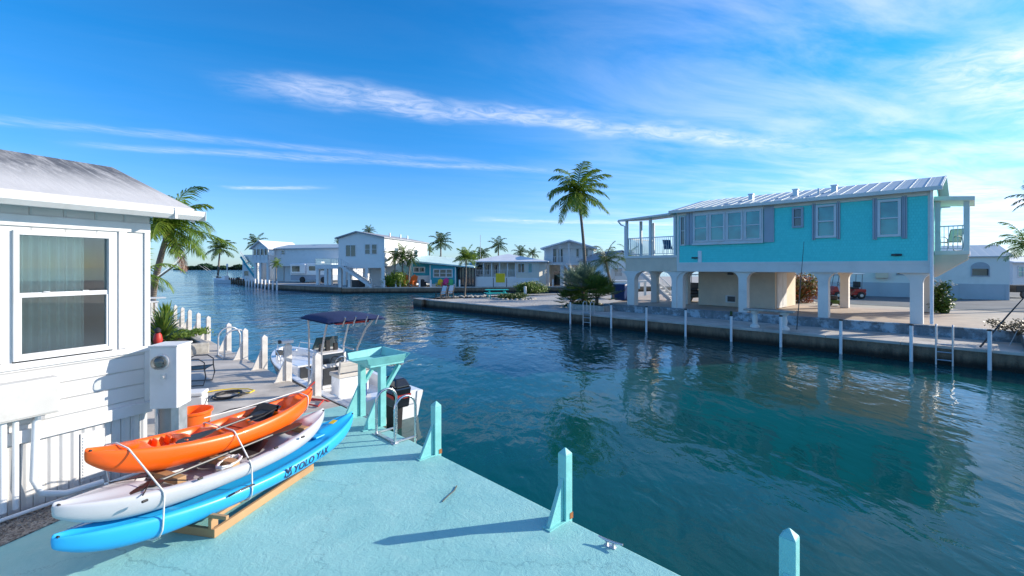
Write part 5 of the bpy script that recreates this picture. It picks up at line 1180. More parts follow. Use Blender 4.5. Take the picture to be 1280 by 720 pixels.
# gravel point: picnic table, benches, rocks, shrubs, bollard, yellow board
pt = thing('picnic_table', 'aqua picnic table on the gravel point in front of the cream house', 'picnic table', gp(621, 372.5), R(12))
b = MB(); b.box(-1.05, 1.05, -.38, .38, .72, .78); b.build('tabletop', M['aquabright'], pt, bevel=.01)
for y in (-.75, .75):
    b = MB(); b.box(-1.05, 1.05, y-.14, y+.14, .42, .47); b.build('bench_seat', M['aquabright'], pt, bevel=.01)
for x in (-.7, .7):
    b = MB(); b.bar((x, -.25, .72), (x, -.75, 0), .08, .1); b.bar((x, .25, .72), (x, .75, 0), .08, .1); b.bar((x, -.85, .38), (x, .85, .38), .06, .1); b.build('leg', M['aquabright'], pt)
def park_chair(label, loc, rz):
    th = thing('park_chair', label, 'chair', loc, rz, 'black and white seats on the gravel point')
    b = MB(); b.box(-.28, .28, -.28, .28, .40, .45); b.build('seat', M['black'], th)
    b = MB(); b.hexa([(-.28,-.30,.45),(.28,-.30,.45),(.28,-.25,.45),(-.28,-.25,.45),(-.28,-.52,1.15),(.28,-.52,1.15),(.28,-.47,1.15),(-.28,-.47,1.15)]); b.build('backrest', M['white'], th)
    for sg in (-1, 1):
        b = MB(); x = sg*.32; b.bar((x, .3, 0), (x, .28, .65), .06); b.bar((x, -.4, 0), (x, -.28, .5), .06); b.bar((x, .32, .65), (x, -.4, .65), .06); b.bar((x, -.28, .45), (x, -.50, 1.15), .06); b.build('side_frame', M['black'], th)
park_chair('black seat with white back on the gravel point, nearer the seawall tip', gp(551, 374), R(140)); park_chair('black seat with white back on the gravel point, nearer the small palm', gp(560, 373), R(140))
palm('palm_tree', 'small palm with thin pale trunk among the rocks of the gravel point', gp(580.5, 371.5), at(582.5, 322, 42), 1.25, 22, 'palmbright', 24, .5, .075, (.1, 0, 0), 44, (.08, 0, 0), 1.2, low=-.5)
rng = random.Random(77)
def rock(label, loc, r, group):
    b = MB(); n = 8; rows = []
    for k, ph in enumerate((-.3, .1, .5, .95, 1.35)):
        rows.append([(math.cos(6.283*j/n)*math.cos(ph)*r*rng.uniform(.8,1.15), math.sin(6.283*j/n)*math.cos(ph)*r*rng.uniform(.8,1.15), math.sin(ph)*r*.7*rng.uniform(.85,1.1)+.05*r) for j in range(n)])
    b.grid(rows, True); b.f.append(tuple(range(4*n, 5*n))); o = b.build('rock', M['stone'], None, bevel=0); o.location = loc; return tag(o, label, 'rock', group)
for i in range(26):
    px = 566+i*1.75+rng.uniform(-.5,.5); rock('pale rock in the row between the black seats and the picnic table', gp(px, 371.8-i*.05+rng.uniform(-.3,.5)), rng.uniform(.15,.27), 'pale rocks edging the gravel point')
for i in range(26):
    a = i/26*6.283; c = gp(641, 374); rock('pale rock in the ring around the low dark shrub', c+Vector((math.cos(a)*1.75+.1, math.sin(a)*1.1, 0)), rng.uniform(.12,.22), 'pale rocks round the low shrub')
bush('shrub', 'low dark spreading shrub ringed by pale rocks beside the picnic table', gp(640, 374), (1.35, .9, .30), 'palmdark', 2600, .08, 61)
bush('shrub', 'rounded yellow-green shrub behind the white bollard on the gravel point', gp(664, 367.5)+Vector((0,.8,0)), (1.75, 1.2, .68), 'hedge', 5200, .10, 62)
bd = thing('bollard', 'short white bollard in front of the yellow-green shrub', 'bollard', gp(656.5, 370.3))
b = MB(); b.lathe([(.13, 0), (.13, .9), (.10, .95), (.001, .96)], 12); b.build('post', M['white'], bd); b = MB(); b.lathe([(.2, 0), (.2, .06)], 12); b.build('base', M['conc'], bd)
yb = thing('sign_board', 'plain yellow square board on two dark posts behind the picnic table', 'board', Vector((at(625.5, 362, 62.0).x, 61.7, .1)))
b = MB(); b.box(-.62, .62, -.03, .03, .62, 1.86); b.build('panel', M['yellow'], yb, bevel=.01)
for x in (-.95, .85):
    b = MB(); b.box(x-.05, x+.05, .035, .13, 0, 1.25); b.build('post', M['dkgrey'], yb)

# ------------------------------------------------------------------ far row of houses
FA = R(-12); ca, sa = math.cos(FA), math.sin(FA)
class Frame:
    """local frame of a far house: origin at the pixel column px at depth Yd, x to the right, y away"""
    def __init__(s, px, Yd, rz=FA): s.o = Vector(((px-640)/F*Yd, Yd, 0)); s.rz = rz
    def x(s, px, y=0):           # local x of pixel column px on the plane at local y
        c, n = math.cos(s.rz), math.sin(s.rz); r = (px-640)/F
        return (r*(s.o.y+y*c) - (s.o.x - y*n))/(c - r*n)
    def z(s, px, py, y=0):
        X_ = s.x(px, y); Yd = s.o.y + X_*math.sin(s.rz) + y*math.cos(s.rz); return CH-(py-HZ)*Yd/F
ff = lambda a, d, z: (a, -d, z)
# B: white two storey house
B = Frame(423, 63); hb = thing('house', 'white two storey house with front staircase and a sunlit side wall', 'house', B.o, FA)
bw = B.x(480); bz = B.z(480, 297.5); br = B.z(448, 290.3)
b = MB(); b.box(0, bw, 0, 15, 2.95, bz); b.prism([(0, bz), (bw, bz), (bw*.42, br)], 0, 15, lambda u, v, w_: (u, w_, v)); b.box(2.6, bw-.02, 3, 15, 0, 2.95); b.build('wall', M['whitefar'], hb)
b = MB(); xm = bw*.42
for (p, zp, q_, zq) in ((-.35, bz-.05, xm, br), (bw+.25, bz-.02, xm, br)):
    b.hexa([(p,-.4,zp),(q_,-.4,zq),(q_,15.2,zq),(p,15.2,zp),(p,-.4,zp+.16),(q_,-.4,zq+.16),(q_,15.2,zq+.16),(p,15.2,zp+.16)])
b.build('roof', M['roofgrey'], hb)
for (p0, p1, y0, y1, cl_) in ((456, 463, 305, 318, 1), (464.5, 471.5, 305, 318, 1), (432, 445, 306, 321, 2)):
    window(hb, ff, B.x(p0), B.x(p1), B.z(p0, y1), B.z(p0, y0), M['white'], M['glass'], cl_, cl_ == 1, .08)
fs_ = lambda a, d, z: (bw+d, a, z)
window(hb, fs_, 9.6, 11.0, 3.9, 5.6, M['white'], M['glass'], 1); window(hb, fs_, 3.0, 4.2, 4.4, 5.6, M['white'], M['glass'], 1)
b = MB(); b.box(0, bw, 0, .25, 2.70, 2.95); b.build('floor_beam', M['whitefar'], hb)
for x in (.2, 1.6, bw-.2, bw*.62):
    b = MB(); b.box(x-.2, x+.2, .02, .42, 0, 2.70); b.build('column', M['whitefar'], hb)
b = MB()
x0, x1 = B.x(433), B.x(470)
for k in range(13): a = k/12; b.box(x0+(x1-x0)*a-.05, x0+(x1-x0)*a+.32, -1.2, -.2, 3.0-2.7*a-.05, 3.0-2.7*a)
b.bar((x0, -1.2, 2.85), (x1, -1.2, .15), .06, .3); b.bar((x0, -.2, 2.85), (x1, -.2, .15), .06, .3); b.box(x0-1.6, x0, -1.2, -.02, 2.8, 2.95); b.build('staircase', M['white'], hb)
railing(hb, [(x0-1.5, -1.2, 2.95), (x0, -1.2, 2.95), (x1, -1.2, .3)], .95, M['white'], 0, step=.35, r=.02)
b = MB(); b.box(.5, 2.4, 1.2, 3.0, 0, 1.0); b.build('storage_bin', M['dkgrey'], hb, bevel=.05)
b = MB(); b.box(bw+.02, bw+.5, 6.0, 6.9, 3.1, 3.8); b.build('air_conditioner', M['panelgrey'], hb)
for y in (5, 8.5, 11): b = MB(); b.tube([(bw*.75, y, br-.6), (bw*.75, y, br+.25)], .12, 8); b.build('roof_vent', M['galv'], hb)
b = MB(); b.tube([(bw+.06, -.03, bz-.1), (bw+.06, -.03, .1)], .06, 6); b.build('downpipe', M['pvc'], hb)
# A: long multi-level white house and its deck
A_ = Frame(343, 88, R(-16)); ha = thing('house', 'long white stilt house with a screened gable porch at the far left', 'house', A_.o, A_.rz)
aw_ = A_.x(428); az_ = A_.z(400, 310.5)
b = MB(); b.box(0, aw_, 0, 8, 3.0, az_); b.box(1, aw_-1, 1.5, 8, 0, 3.0); b.build('wall', M['whitefar'], ha)
b = MB(); b.hexa([(-.3,-.5,az_-.05),(aw_+.4,-.5,az_-.05),(aw_+.4,4,az_+.85),(-.3,4,az_+.85),(-.3,-.5,az_+.1),(aw_+.4,-.5,az_+.1),(aw_+.4,4,az_+1.0),(-.3,4,az_+1.0)]); b.hexa([(-.3,8.5,az_-.05),(aw_+.4,8.5,az_-.05),(aw_+.4,4,az_+.85),(-.3,4,az_+.85),(-.3,8.5,az_+.1),(aw_+.4,8.5,az_+.1),(aw_+.4,4,az_+1.0),(-.3,4,az_+1.0)]); b.build('roof', M['metalroof'], ha)
window(ha, ff, A_.x(351.5), A_.x(356.5), A_.z(354, 318.5), A_.z(354, 312.5), M['white'], M['glass'], 1, True, .12)
sx0, sx1 = A_.x(323.5), 0
b = MB(); pz0, pz1 = A_.z(333, 325.5), A_.z(333, 310.5); b.box(sx0, sx1-.02, -1.5, 7, pz0-.5, pz0+1.0); b.box(sx0, sx1-.02, -1.4, 7, pz1-.2, pz1); b.prism([(sx0, pz1), (-.02, pz1), (sx0*.52, pz1+1.3)], -1.4, 7, lambda u, v, w_: (u, w_, v)); 
for k in range(5): x = sx0+(sx1-sx0-.2)*k/4; b.box(x, x+.18, -1.5, -1.38, pz0, pz1)
b.build('screened_porch', M['whitefar'], ha)
b = MB(); b.box(sx0+.2, -.2, -1.36, -1.3, pz0+1.0, pz1-.2); b.build('screen', M['glass'], ha)
b = MB(); xm = sx0*.52
for p in (sx0-.5, .3): b.hexa([(p,-1.9,pz1-.25),(xm,-1.9,pz1+1.35),(xm,7,pz1+1.35),(p,7,pz1-.25),(p,-1.9,pz1-.1),(xm,-1.9,pz1+1.5),(xm,7,pz1+1.5),(p,7,pz1-.1)])
b.build('porch_roof', M['roofwhite'], ha)
for x in (sx0+.3, sx0*.6, -.5):
    b = MB(); b.box(x-.22, x+.22, -1.2, -.8, 0, pz0-.5); b.build('column', M['whitefar'], ha)
b = MB(); b.box(sx0+1, -.6, 3, 6, 0, pz0-.5); b.build('lower_room', M['whitefar'], ha)
hk = thing('house', 'flat roofed white block with a blue outer staircase, leftmost on the far bank', 'house', (at(303, 350, 96).x, 96, 0), R(-16))
b = MB(); b.box(0, 3.2, 0, 8, 0, 5.4); b.box(3.2, 6.5, 3, 8, 0, 6.4); b.build('wall', M['whitefar'], hk)
for z in (.9, 3.2): window(hk, ff, .4, 1.7, z, z+1.2, M['white'], M['glass'], 1, False, .1)
b = MB()
for k in range(11): b.box(.9+.36*k, 1.3+.36*k, -1.2, -.05, 4.9-.44*k, 5.0-.44*k)
b.bar((.8, -1.2, 5.0), (4.9, -1.2, .2), .1, .45); b.build('staircase', M['tealfar'], hk); railing(hk, [(.8, -1.2, 5.2), (4.9, -1.2, .4)], .9, M['white'], 0, step=.4, r=.03)
hg = thing('house', 'house with long flat grey roof standing behind the screened porch house', 'house', (at(325, 350, 104).x, 104, 0), R(-16))
b = MB(); b.box(0, 17.0, 0, 8, 0, 6.9); b.build('wall', M['whitefar'], hg)
b = MB(); b.hexa([(-.6,-.5,6.9),(17.4,-.5,6.9),(17.2,8,7.3),(-.4,8,7.3),(0,-.5,7.05),(17.0,-.5,7.05),(16.4,8,8.2),(.8,8,8.2)]); b.build('roof', M['roofgrey'], hg)
window(hg, ff, 1, 2.5, 4, 5.4, M['white'], M['glass'], 2)
# raised deck on columns between A and B
D_ = Frame(394, 72, R(-12)); dd = thing('raised_deck', 'raised white deck on square columns with a clear railing beside the two storey house', 'deck', D_.o, D_.rz)
dw = D_.x(432); b = MB(); b.box(0, dw, 0, 7, 2.55, 3.2); b.build('floor', M['whitefar'], dd)
for x in (.3, 1.75, 2.5, dw-.3):
    b = MB(); b.box(x-.24, x+.24, .1, .55, 0, 2.548); b.build('column', M['whitefar'], dd)
    b = MB(); b.box(x-.24, x+.24, 6.0, 6.5, 0, 2.548); b.build('column', M['whitefar'], dd)
b = MB(); b.box(0, dw, .03, .06, 3.2, 4.15); b.build('glass_railing', M['clear'], dd); b = MB(); b.bar((0, .045, 4.18), (dw, .045, 4.18), .06); 
for k in range(5): b.bar((dw*k/4, .045, 3.2), (dw*k/4, .045, 4.15), .05)
b.build('rail', M['white'], dd)
spiky('potted_palm', 'small potted palm on the raised white deck', D_.o + Matrix.Rotation(D_.rz, 3, 'Z') @ Vector((4.2, 1.0, 3.2)), 40, 1.0, 'palmbright', 8, .05, 'potted plant')
# RV
rv = thing('motorhome', 'white motorhome with grey lower body parked beside the raised deck', 'motorhome', (at(366, 352, 84).x, 83, 0), R(-14))
b = MB(); b.box(0, 8.5, 0, 2.5, 1.35, 3.5); b.box(.3, 3.4, -.35, 0, 1.6, 3.4); b.build('body', M['gel'], rv, bevel=.12)
b = MB(); b.box(.1, 8.4, .03, 2.4, .45, 1.345); b.build('lower_body', M['lilac'], rv, bevel=.03)
for (x0, x1, z0, z1, y) in ((.7, 2.3, 2.0, 3.0, -.36), (4.0, 5.3, 2.2, 3.0, -.01), (6.4, 7.2, 2.2, 3.0, -.01)):
    b = MB(); b.box(x0, x1, y-.03, y+.02, z0, z1); b.build('window', M['glass'], rv)
for x in (2.6, 7.0):
    b = MB(); b.lathe([(.25, -.15), (.52, -.14), (.55, 0), (.52, .14), (.25, .15)], 18, M=Matrix.Translation((x, .02, .55)) @ Matrix.Rotation(R(90), 4, 'X')); b.build('wheel', M['black'], rv, smooth=True)
b = MB(); b.box(5.0, 6.0, .8, 1.7, 3.5, 3.85); b.build('roof_unit', M['gel'], rv, bevel=.08)
# C: teal cottage
C_ = Frame(514, 64.5, R(-6)); hc = thing('cottage', 'low teal cottage with white trimmed windows and pale mint roof', 'house', C_.o, C_.rz)
cx1, cx2, cx3 = C_.x(537.5), C_.x(569.5), C_.x(592)
zt1, zt2, zt3 = C_.z(514, 327.5), C_.z(537, 330.5), C_.z(570, 333.5)
b = MB(); b.prism([(0, .5), (cx1, .5), (cx1, zt2), (0, zt1)], .6, 8, lambda u, v, w_: (u, w_, v)); b.prism([(cx1, .0), (cx2, .0), (cx2, zt3), (cx1, zt2)], 0, 8, lambda u, v, w_: (u, w_, v)); b.build('wall', M['tealfar'], hc)
b = MB(); b.hexa([(-.6,-.6,zt1+.05),(cx3+.2,-.6,zt3-.15),(cx3+.2,8.3,zt3+.75),(-.6,8.3,zt1+.95),(-.6,-.6,zt1+.28),(cx3+.2,-.6,zt3+.02),(cx3+.2,8.3,zt3+.95),(-.6,8.3,zt1+1.2)]); b.build('roof', M['roofmint'], hc)
window(hc, ff, C_.x(541.5), C_.x(566), C_.z(555, 347), C_.z(555, 336), M['white'], M['glass'], 3, True, .14, .06)
fc2 = lambda a, d, z: (a, .6-d, z)
window(hc, fc2, C_.x(515), C_.x(530), C_.z(522, 341), C_.z(522, 333.5), M['white'], M['glass'], 2, False, .14, .06)
b = MB(); b.box(cx1-.05, cx1+.1, -.04, .0, 0, zt2-.1); b.box(cx2-.1, cx2+.06, -.05, -.001, 0, zt3-.1); b.box(cx1, cx2, -.03, -.001, 0, .45); b.box(0, cx1-.06, .56, .598, .5, 1.6); b.build('trim_board', M['whitefar'], hc)
b = MB(); b.box(cx2+.06, cx3, 1.2, 7, .0, zt3-.2); b.build('screened_porch', M['glass'], hc)
for k in range(6):
    x = cx2+.1+(cx3-cx2-.2)*k/5; b = MB(); b.box(x-.05, x+.05, 1.05, 1.19, 0, zt3-.15); b.build('porch_post', M['dkgrey'], hc)
# D: cream cottage
E_ = Frame(592, 65, R(-8)); hd = thing('cottage', 'cream cottage with railed front porch and hipped pale roof behind the yellow board', 'house', E_.o, E_.rz)
dx1, dx2 = E_.x(645), E_.x(682); ze = E_.z(640, 327.5)
b = MB(); b.box(.4, dx2, 2.0, 10, 0, ze); b.prism([(dx1, .1), (dx2-.9, .1), (dx2, 1.2), (dx2, 2.0), (dx1, 2.0)], 0, ze); b.build('wall', M['creamfar'], hd)
b = MB(); b.box(0, dx1-.01, 0, .12, 0, 1.45); b.box(dx1-.005, dx2-.9, .0, .095, 0, 1.3)
b.build('base_panel', M['whitefar'], hd); b = MB(); b.box(0, dx1, .125, 2.0, 1.30, 1.42); b.build('porch_floor', M['whitefar'], hd)
b = MB(); ap_ = E_.z(632, 317.8); xr = E_.x(630)
for q in ([(-.6,-.5,ze-.02),(dx2+.4,-.5,ze-.02),(xr+.2,4,ap_),(xr-.2,4,ap_)], [(-.6,10.5,ze),(-.6,-.5,ze-.02),(xr-.2,4,ap_),(xr-.2,10,ap_)], [(dx2+.4,-.5,ze-.02),(dx2+.4,10.5,ze),(xr+.2,10,ap_),(xr+.2,4,ap_)]):
    b.face(*q); b.face(*[(x_, y_, z_+.14) for x_, y_, z_ in q])
b.face((-.6,-.5,ze-.02),(dx2+.4,-.5,ze-.02),(dx2+.4,-.5,ze+.12),(-.6,-.5,ze+.12)); b.face((-.6,-.5,ze-.02),(-.6,10.5,ze),(-.6,10.5,ze+.14),(-.6,-.5,ze+.12)); b.face((dx2+.4,-.5,ze-.02),(dx2+.4,10.5,ze),(dx2+.4,10.5,ze+.14),(dx2+.4,-.5,ze+.12))
b.build('roof', M['roofwhite'], hd)
for px in (594, 604, 614, 624, 634, 644):
    x = E_.x(px)+.05; b = MB(); b.box(x-.07, x+.07, .0, .14, 1.45, ze); b.build('porch_post', M['white'], hd)
railing(hd, [(.1, .06, 1.45), (dx1-.05, .06, 1.45)], .95, M['white'], 0, step=.22, r=.02)
fd2 = lambda a, d, z: (a, 2.0-d, z)
for (p0, p1) in ((597, 604), (607, 612), (617, 622)): window(hd, fd2, E_.x(p0, 2), E_.x(p1, 2), 1.7, 3.2, M['white'], M['glass'], 1, False, .06)
window(hd, lambda a, d, z: (a, .1-d, z), E_.x(647), E_.x(656), 2.0, 3.35, M['white'], M['glass'], 2, False, .08); window(hd, lambda a, d, z: (a, .1-d, z), E_.x(660), E_.x(665.5), 2.0, 3.4, M['white'], M['glassteal'], 1, False, .08)
# E: white two storey house with balcony
G_ = Frame(680, 67, R(-9)); he = thing('house', 'white two storey house with a full width balcony and gable, behind the tall palm', 'house', G_.o, G_.rz)
ex = G_.x(742); ez_ = G_.z(742, 310); er = G_.z(712, 301.3); ef = G_.z(700, 329)
b = MB(); b.box(0, ex, 1.6, 12, ef-.2, ez_); b.prism([(0, ez_), (ex, ez_), (ex*.52, er)], 1.2, 12, lambda u, v, w_: (u, w_, v)); b.box(3.8, ex-.1, 3.5, 12, 0, ef-.2); b.box(.5, 3.8, 5, 12, 0, ef-.2); b.build('wall', M['whitefar'], he)
b = MB()
for p in (-.5, ex+.5): b.hexa([(p,-.5,ez_-.15),(ex*.52,-.5,er),(ex*.52,12.3,er),(p,12.3,ez_-.15),(p,-.5,ez_+.05),(ex*.52,-.5,er+.2),(ex*.52,12.3,er+.2),(p,12.3,ez_+.05)])
b.build('roof', M['roofwhite'], he)
b = MB(); b.box(-.1, ex+.1, 0, 1.6, ef-.25, ef); b.build('balcony_floor', M['whitefar'], he)
for px in (681, 690, 700, 711, 741):
    x = G_.x(px); zz = ez_ + (er-ez_)*(1-abs(x-ex*.52)/(ex*.52)) -.1; b = MB(); b.box(x-.08, x+.08, .05, .2, ef, zz); b.build('balcony_post', M['white'], he)
railing(he, [(0, .1, ef), (ex, .1, ef)], .95, M['white'], 0, step=.25, r=.02)
fe = lambda a, d, z: (a, 1.6-d, z)
for (p0, p1, z0) in ((691, 696, ef+.1), (697.5, 704, ef+.1), (720, 724, ef+.8), (728, 735, ef+.8)): window(he, fe, G_.x(p0, 1.6), G_.x(p1, 1.6), z0, ef+2.2, M['white'], M['glass'], 1, False, .08)
for px in (684, 702.5):
    x = G_.x(px); b = MB(); b.box(x-.28, x+.28, .1, .7, 0, ef-.25); b.build('column', M['whitefar'], he)
b = MB(); b.box(G_.x(690), G_.x(698), 4.93, 4.99, 0, 2.2); b.build('door', M['glass'], he)
b = MB(); xs0, xs1 = G_.x(706), G_.x(728)
for k in range(12): a = k/11; b.box(xs0+(xs1-xs0)*a-.05, xs0+(xs1-xs0)*a+.3, -1.1, -.02, ef-ef*a*.95-.06, ef-ef*a*.95)
b.bar((xs0, -1.1, ef-.1), (xs1, -1.1, .1), .06, .3); b.build('staircase', M['white'], he); railing(he, [(xs0, -1.1, ef), (xs1, -1.1, .2)], .95, M['white'], 0, step=.35, r=.02)
# F: grey gabled house and white deck behind the palmettos
H_ = Frame(754, 58, R(10)); hf = thing('house', 'grey roofed white house half hidden behind the palmettos', 'house', H_.o, H_.rz)
fx = H_.x(800); b = MB(); zf = H_.z(770, 325); b.box(0, fx, 0, 9, 0, zf); b.prism([(0, zf), (fx, zf), (fx*.5, zf+1.1)], .1, 9, lambda u, v, w_: (u, w_, v)); b.build('wall', M['whitefar'], hf)
gable_roof(hf, M['roofgrey'], 0, fx, 0, 9, zf, zf+1.15, 'y', .12, 'roof', .3); window(hf, ff, 1.5, 2.6, 1.6, 2.7, M['white'], M['glass'], 2)
wd_ = thing('raised_deck', 'small raised white deck with solid railing behind the blue bin', 'deck', Vector((at(764, 370, 40).x, 40, 0)), R(5))
b = MB(); b.box(0, 3.2, 0, 2.5, 1.45, 1.6); b.build('floor', M['whitefar'], wd_); railing(wd_, [(0, 0, 1.6), (3.2, 0, 1.6), (3.2, 2.4, 1.6)], 1.0, M['white'], 0, step=.11, r=.03)
for x in (.1, 1.5, 3.1):
    b = MB(); b.box(x-.08, x+.08, .02, .18, 0, 1.45); b.build('post', M['whitefar'], wd_)

# ------------------------------------------------------------------ far bank furniture, plants, pilings
def adirondack(label, loc, rz, mt, group, sc=1):
    th = thing('garden_chair', label, 'chair', loc, rz, group); th.scale = (sc,)*3
    b = MB(); b.hexa([(-.3,-.3,.28),(.3,-.3,.28),(.3,.3,.40),(-.3,.3,.40),(-.3,-.3,.33),(.3,-.3,.33),(.3,.3,.45),(-.3,.3,.45)]); b.build('seat', mt, th)
    b = MB()
    for k in range(5): x = -.28+.14*k; h = 1.05+.08*(2-abs(k-2)); b.hexa([(x-.06,-.28,.3),(x+.06,-.28,.3),(x+.06,-.25,.3),(x-.06,-.25,.3),(x-.07,-.6,h),(x+.07,-.6,h),(x+.07,-.57,h),(x-.07,-.57,h)])
    b.build('backrest', mt, th)
    for sg in (-1, 1):
        b = MB(); x = sg*.36; b.box(x-.07, x+.07, -.4, .4, .60, .64); b.build('armrest', mt, th)
        b = MB(); b.box(x-.03, x+.03, .27, .33, 0, .6); b.bar((x, .3, .38), (x, -.55, .03), .04, .1); b.build('leg', mt, th)
    return th
def fgp(px, Yd): return Vector(((px-640)/F*Yd, Yd, -.02))
adirondack('orange slatted garden chair on the far seawall, left one of the pair', fgp(504, 62.3), R(160), M['orangewood'], 'orange garden chairs', 1.5)
adirondack('orange slatted garden chair on the far seawall, right one of the pair', fgp(514, 62.3), R(160), M['orangewood'], 'orange garden chairs', 1.5)
adirondack('yellow garden chair in front of the teal cottage', fgp(549, 63.2), R(170), M['yellow'], 'garden chairs in front of the teal cottage')
adirondack('pink garden chair in front of the teal cottage', fgp(556, 63.2), R(170), M['pink'], 'garden chairs in front of the teal cottage', 1.1)
adirondack('green garden chair in front of the teal cottage', fgp(562, 63.3), R(170), M['lime'], 'garden chairs in front of the teal cottage')
gr_ = thing('grill', 'black covered grill between the orange chairs and the teal cottage', 'grill', fgp(528, 63.3), 0)
b = MB(); b.box(-.5, .5, -.3, .3, 0, .8); b.lathe([(.32, 0), (.28, .25), (.1, .35)], 12, c=(0,0,.8)); b.build('cover', M['black'], gr_, bevel=.03)
for x in (-.75, .55):
    b = MB(); b.box(min(x, x+.2), max(x, x+.2), -.25, .25, .72, .78); b.build('side_shelf', M['black'], gr_)
fp = thing('flower_pot', 'small pot of yellow flowers at the far seawall by the orange chairs', 'flower pot', fgp(486, 62.0))
b = MB(); b.lathe([(.25, 0), (.32, .4)], 12); b.build('pot', M['orangewood'], fp); b = MB(); leafblob(b, (0,0,.75), (.4,.4,.4), 260, .08, random.Random(3)); b.build('foliage', M['hedge'], fp, fix=False)
lbn = ['left of the flower pot', 'before the palm cluster', 'left of the orange chairs', 'right of the orange chairs', 'before the teal cottage corner', 'before the teal cottage porch', 'below the cream cottage', 'below the balconied house']
for i, px in enumerate((480.5, 495, 500.5, 524.5, 538.5, 574.5, 648, 691)):
    Yd = 60.2+(px-440)*.022; thp = thing('mooring_post', 'thin white mooring post at the far seawall ' + lbn[i], 'mooring post', ((px-640)/F*Yd, Yd, WZ), 0, 'thin white posts along the far seawall')
    b = MB(); b.box(-.1, .1, -.1, .1, -.4, 1.75); b.build('shaft', M['pvc'], thp)
# piling row on the left end of the far bank
dP = (Vector((-72, 112, 0))-Vector((-36, 70, 0)))
tops = 0
for i in range(24):
    k = i/23; p = Vector((-35, 69, WZ)).lerp(Vector((-72, 112, WZ)), k)
    p += Vector((-.45, -.35, 0)); dark = k > .42
    b = MB(); b.tube([(0,0,-.4), (0,0,1.25 if dark else 1.45)], .14, 8)
    o = b.build('piling', M['stem'] if dark else M['pvc']); o.location = p
    tag(o, 'dark timber piling in the row at the far left end of the far bank' if dark else 'white piling in the row below the screened porch house', 'piling', 'dark pilings at the far end of the bank' if dark else 'white pilings below the screened porch house')
# far boat and its rods
fbt = thing('boat', 'small white boat with fishing rods moored at the far end of the bank', 'boat', (at(282, 350, 100).x, 100, WZ), R(70))
rows = []
for i in range(15):
    y = -3.5+7*i/14; k = max(0, (y-.5)/3); hw = 1.15*(1-k**2.5)**.6 if k < 1 else .03; hw = max(.03, hw); zs = .75+.35*k; rows.append([(0,y,-.3),(hw*.8,y,0),(hw,y,zs),(hw-.15,y,zs),(hw*.5,y,.45),(-hw*.5,y,.45),(-(hw-.15),y,zs),(-hw,y,zs),(-hw*.8,y,0)])
b = MB(); b.grid(rows, True); b.f.append(tuple(range(9))); b.f.append(tuple(14*9+j for j in range(9))); b.build('hull', M['gel'], fbt)
b = MB(); b.box(-.5, .5, -.4, .6, .4, 1.6); b.build('console', M['gel'], fbt); b = MB(); b.box(-.25, .25, -4.0, -3.5, .2, 1.3); b.build('outboard_motor', M['black'], fbt, bevel=.05)
rod('outrigger', 'pale outrigger pole slanting left from the far boat', at(270, 346, 100), at(247, 330, 99), .05, 'white', 'outrigger'); rod('outrigger', 'second pale outrigger pole of the far boat, farther right', at(274, 346, 100), at(254, 332, 99), .05, 'white', 'outrigger')
dkp = thing('mooring_pole', 'slim grey pole with white top beside the far boat', 'mooring pole', (at(284, 345, 104).x, 104, WZ))
b = MB(); b.tube([(0,0,-.5), (0,0,3.8)], .12, 8); b.build('shaft', M['galv'], dkp); b = MB(); b.lathe([(.22, 3.6), (.2, 4.2), (.05, 4.3)], 10); b.build('cap', M['white'], dkp)
# far palms
def fpalm(label, px, py, Yd, Rpx, seed, mt='palmdark', nf=16, pxb=None, tr=.16, wind=(.1,0,0), group='palms beyond the far houses', low=-.6):
    rr_ = Rpx*Yd/F; return palm('palm_tree', label, ((px if pxb is None else pxb)*Yd/F-640*Yd/F, Yd, 0), at(px, py, Yd), rr_, nf, mt, 16, rr_*.34, tr, None, seed, wind, 1.4, group=group, low=low, wd=rr_*.055)
fpalm('wind-blown palm beyond the far boat, leftmost on the far bank', 275, 311, 106, 21, 71, 'palm', 18, 272, .22, (.3, 0, 0))
fpalm('palm rising behind the flat roofed white block', 319, 304, 112, 15, 72, 'palmdark', 14)
fpalm('small bright palm in front of the long white stilt house', 345.5, 330, 80, 9, 73, 'palmbright', 18, 345, .1)
fpalm('palm top just showing over the roof of the two storey house', 461, 289, 92, 10, 74)
fpalm('small palm top left of the two storey house roof', 423, 301, 100, 6, 75)
fpalm('palm left of the clump behind the orange chairs', 494, 321, 61.6, 15, 76, 'palm', 18, 493, .12, low=-1.0)
fpalm('palm in the middle of the clump behind the orange chairs', 503, 319, 61.9, 16, 77, 'palm', 18, 503, .12, low=-1.0)
fpalm('palm at the right of the clump behind the orange chairs', 513, 322, 62.0, 14, 78, 'palmdark', 18, 510, .12, low=-1.0)
bush('shrub', 'tall leafy shrub under the palm clump left of the orange chairs', ((495-640)/F*61.5, 61.5, 0), (1.7, 1, 1.25), 'palmbright', 3000, .13, 79)
fpalm('tall palm between the two storey house and the teal cottage', 551, 303, 82, 18, 80, 'palmdark', 18)
fpalm('yellowish palm at the corner behind the two storey house', 537, 312, 90, 8, 81, 'palmbright', 14)
fpalm('tall palm above the roof of the cream cottage', 623, 307, 88, 15, 82, 'palmdark', 16)
fpalm('palm behind the cream cottage roof, right of its ridge', 651, 316, 92, 13, 83, 'palmdark', 16)
fpalm('palm between the cream cottage and the balconied house', 666, 317, 96, 10, 84, 'palmdark', 14)
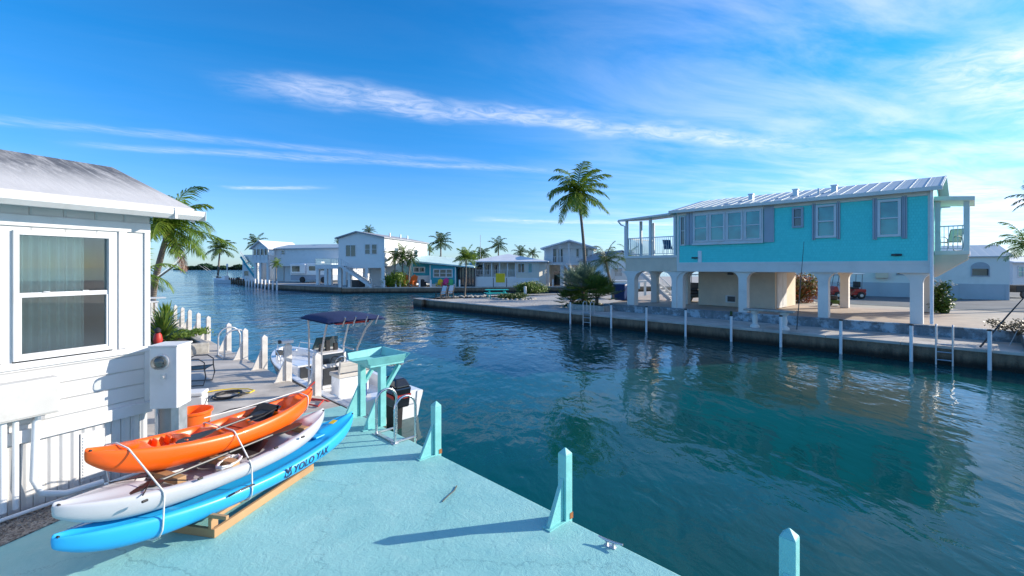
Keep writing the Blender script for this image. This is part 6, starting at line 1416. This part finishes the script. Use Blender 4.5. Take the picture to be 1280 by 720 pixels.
fpalm('bushy palm left of the cream cottage', 602, 318, 84, 14, 85, 'palmdark', 18, None, .16)
fpalm('bright palm between the teal and cream cottages', 592, 322, 76, 12, 86, 'palmbright', 18)
fpalm('palm right of the balconied house', 757, 322, 72, 11, 87, 'palm', 16)
for i, (px, py, Yd, rx_, rz_) in enumerate(((560, 336, 88, 3.5, 2.2), (598, 334, 86, 3.5, 2.0), (672, 330, 98, 3.5, 2.0), (748, 334, 80, 3, 2.2), (1008, 350, 50, 4.5, 1.7), (1284, 350, 60, 5, 2.2))):
    bush('tree', ['low leafy tree behind the teal cottage roof', 'low leafy tree between the teal and cream cottages', 'low leafy tree between the cream cottage and the balconied house', 'leafy tree right of the balconied house', 'green tree behind the red croton hedge', 'dark leafy tree at the right edge behind the pale mobile home'][i], ((px-640)/F*Yd, Yd, .5), (rx_, 2, rz_), 'palmdark' if i % 2 else 'hedge', 2600, .26, 90+i, 'tree', cz=.6)
an = MB(); an.tube([(0,0,0), (0,0,8.5)], .05, 5); o = an.build('antenna_mast', M['galv']); o.location = ((600.5-640)/F*80, 80, 0); tag(o, 'thin antenna mast rising behind the cottages', 'mast')
# mangrove island on the horizon
isl = MB(); isl.prism([(-420, 560), (-200, 560), (-150, 590), (-200, 640), (-420, 640)], WZ-.3, WZ+.35); struct('island', isl, M['soil'])
rng = random.Random(55); mg = MB()
for i in range(9000):
    x = rng.uniform(-418, -150); k = min(1, (x+418)/40); yb = 562+rng.uniform(0, 14); hgt = (4.5+1.6*math.sin(x*.11)+1.3*math.sin(x*.31+1)+rng.uniform(-1, .8))*min(1, .35+k)
    z = WZ+.3+hgt*rng.random()**.6; s = rng.uniform(.9, 1.8); a = Vector((rng.gauss(0,1), rng.gauss(0,1), rng.gauss(0,1))).normalized(); bb = a.orthogonal().normalized(); p = Vector((x, yb, z))
    mg.face(p-a*s, p+bb*s*.6, p+a*s, p-bb*s*.6)
o = mg.build('mangroves', M['mangrove'], fix=False); tag(o, 'low dark green mangrove wood on the island at the horizon', 'mangroves', kind='stuff')
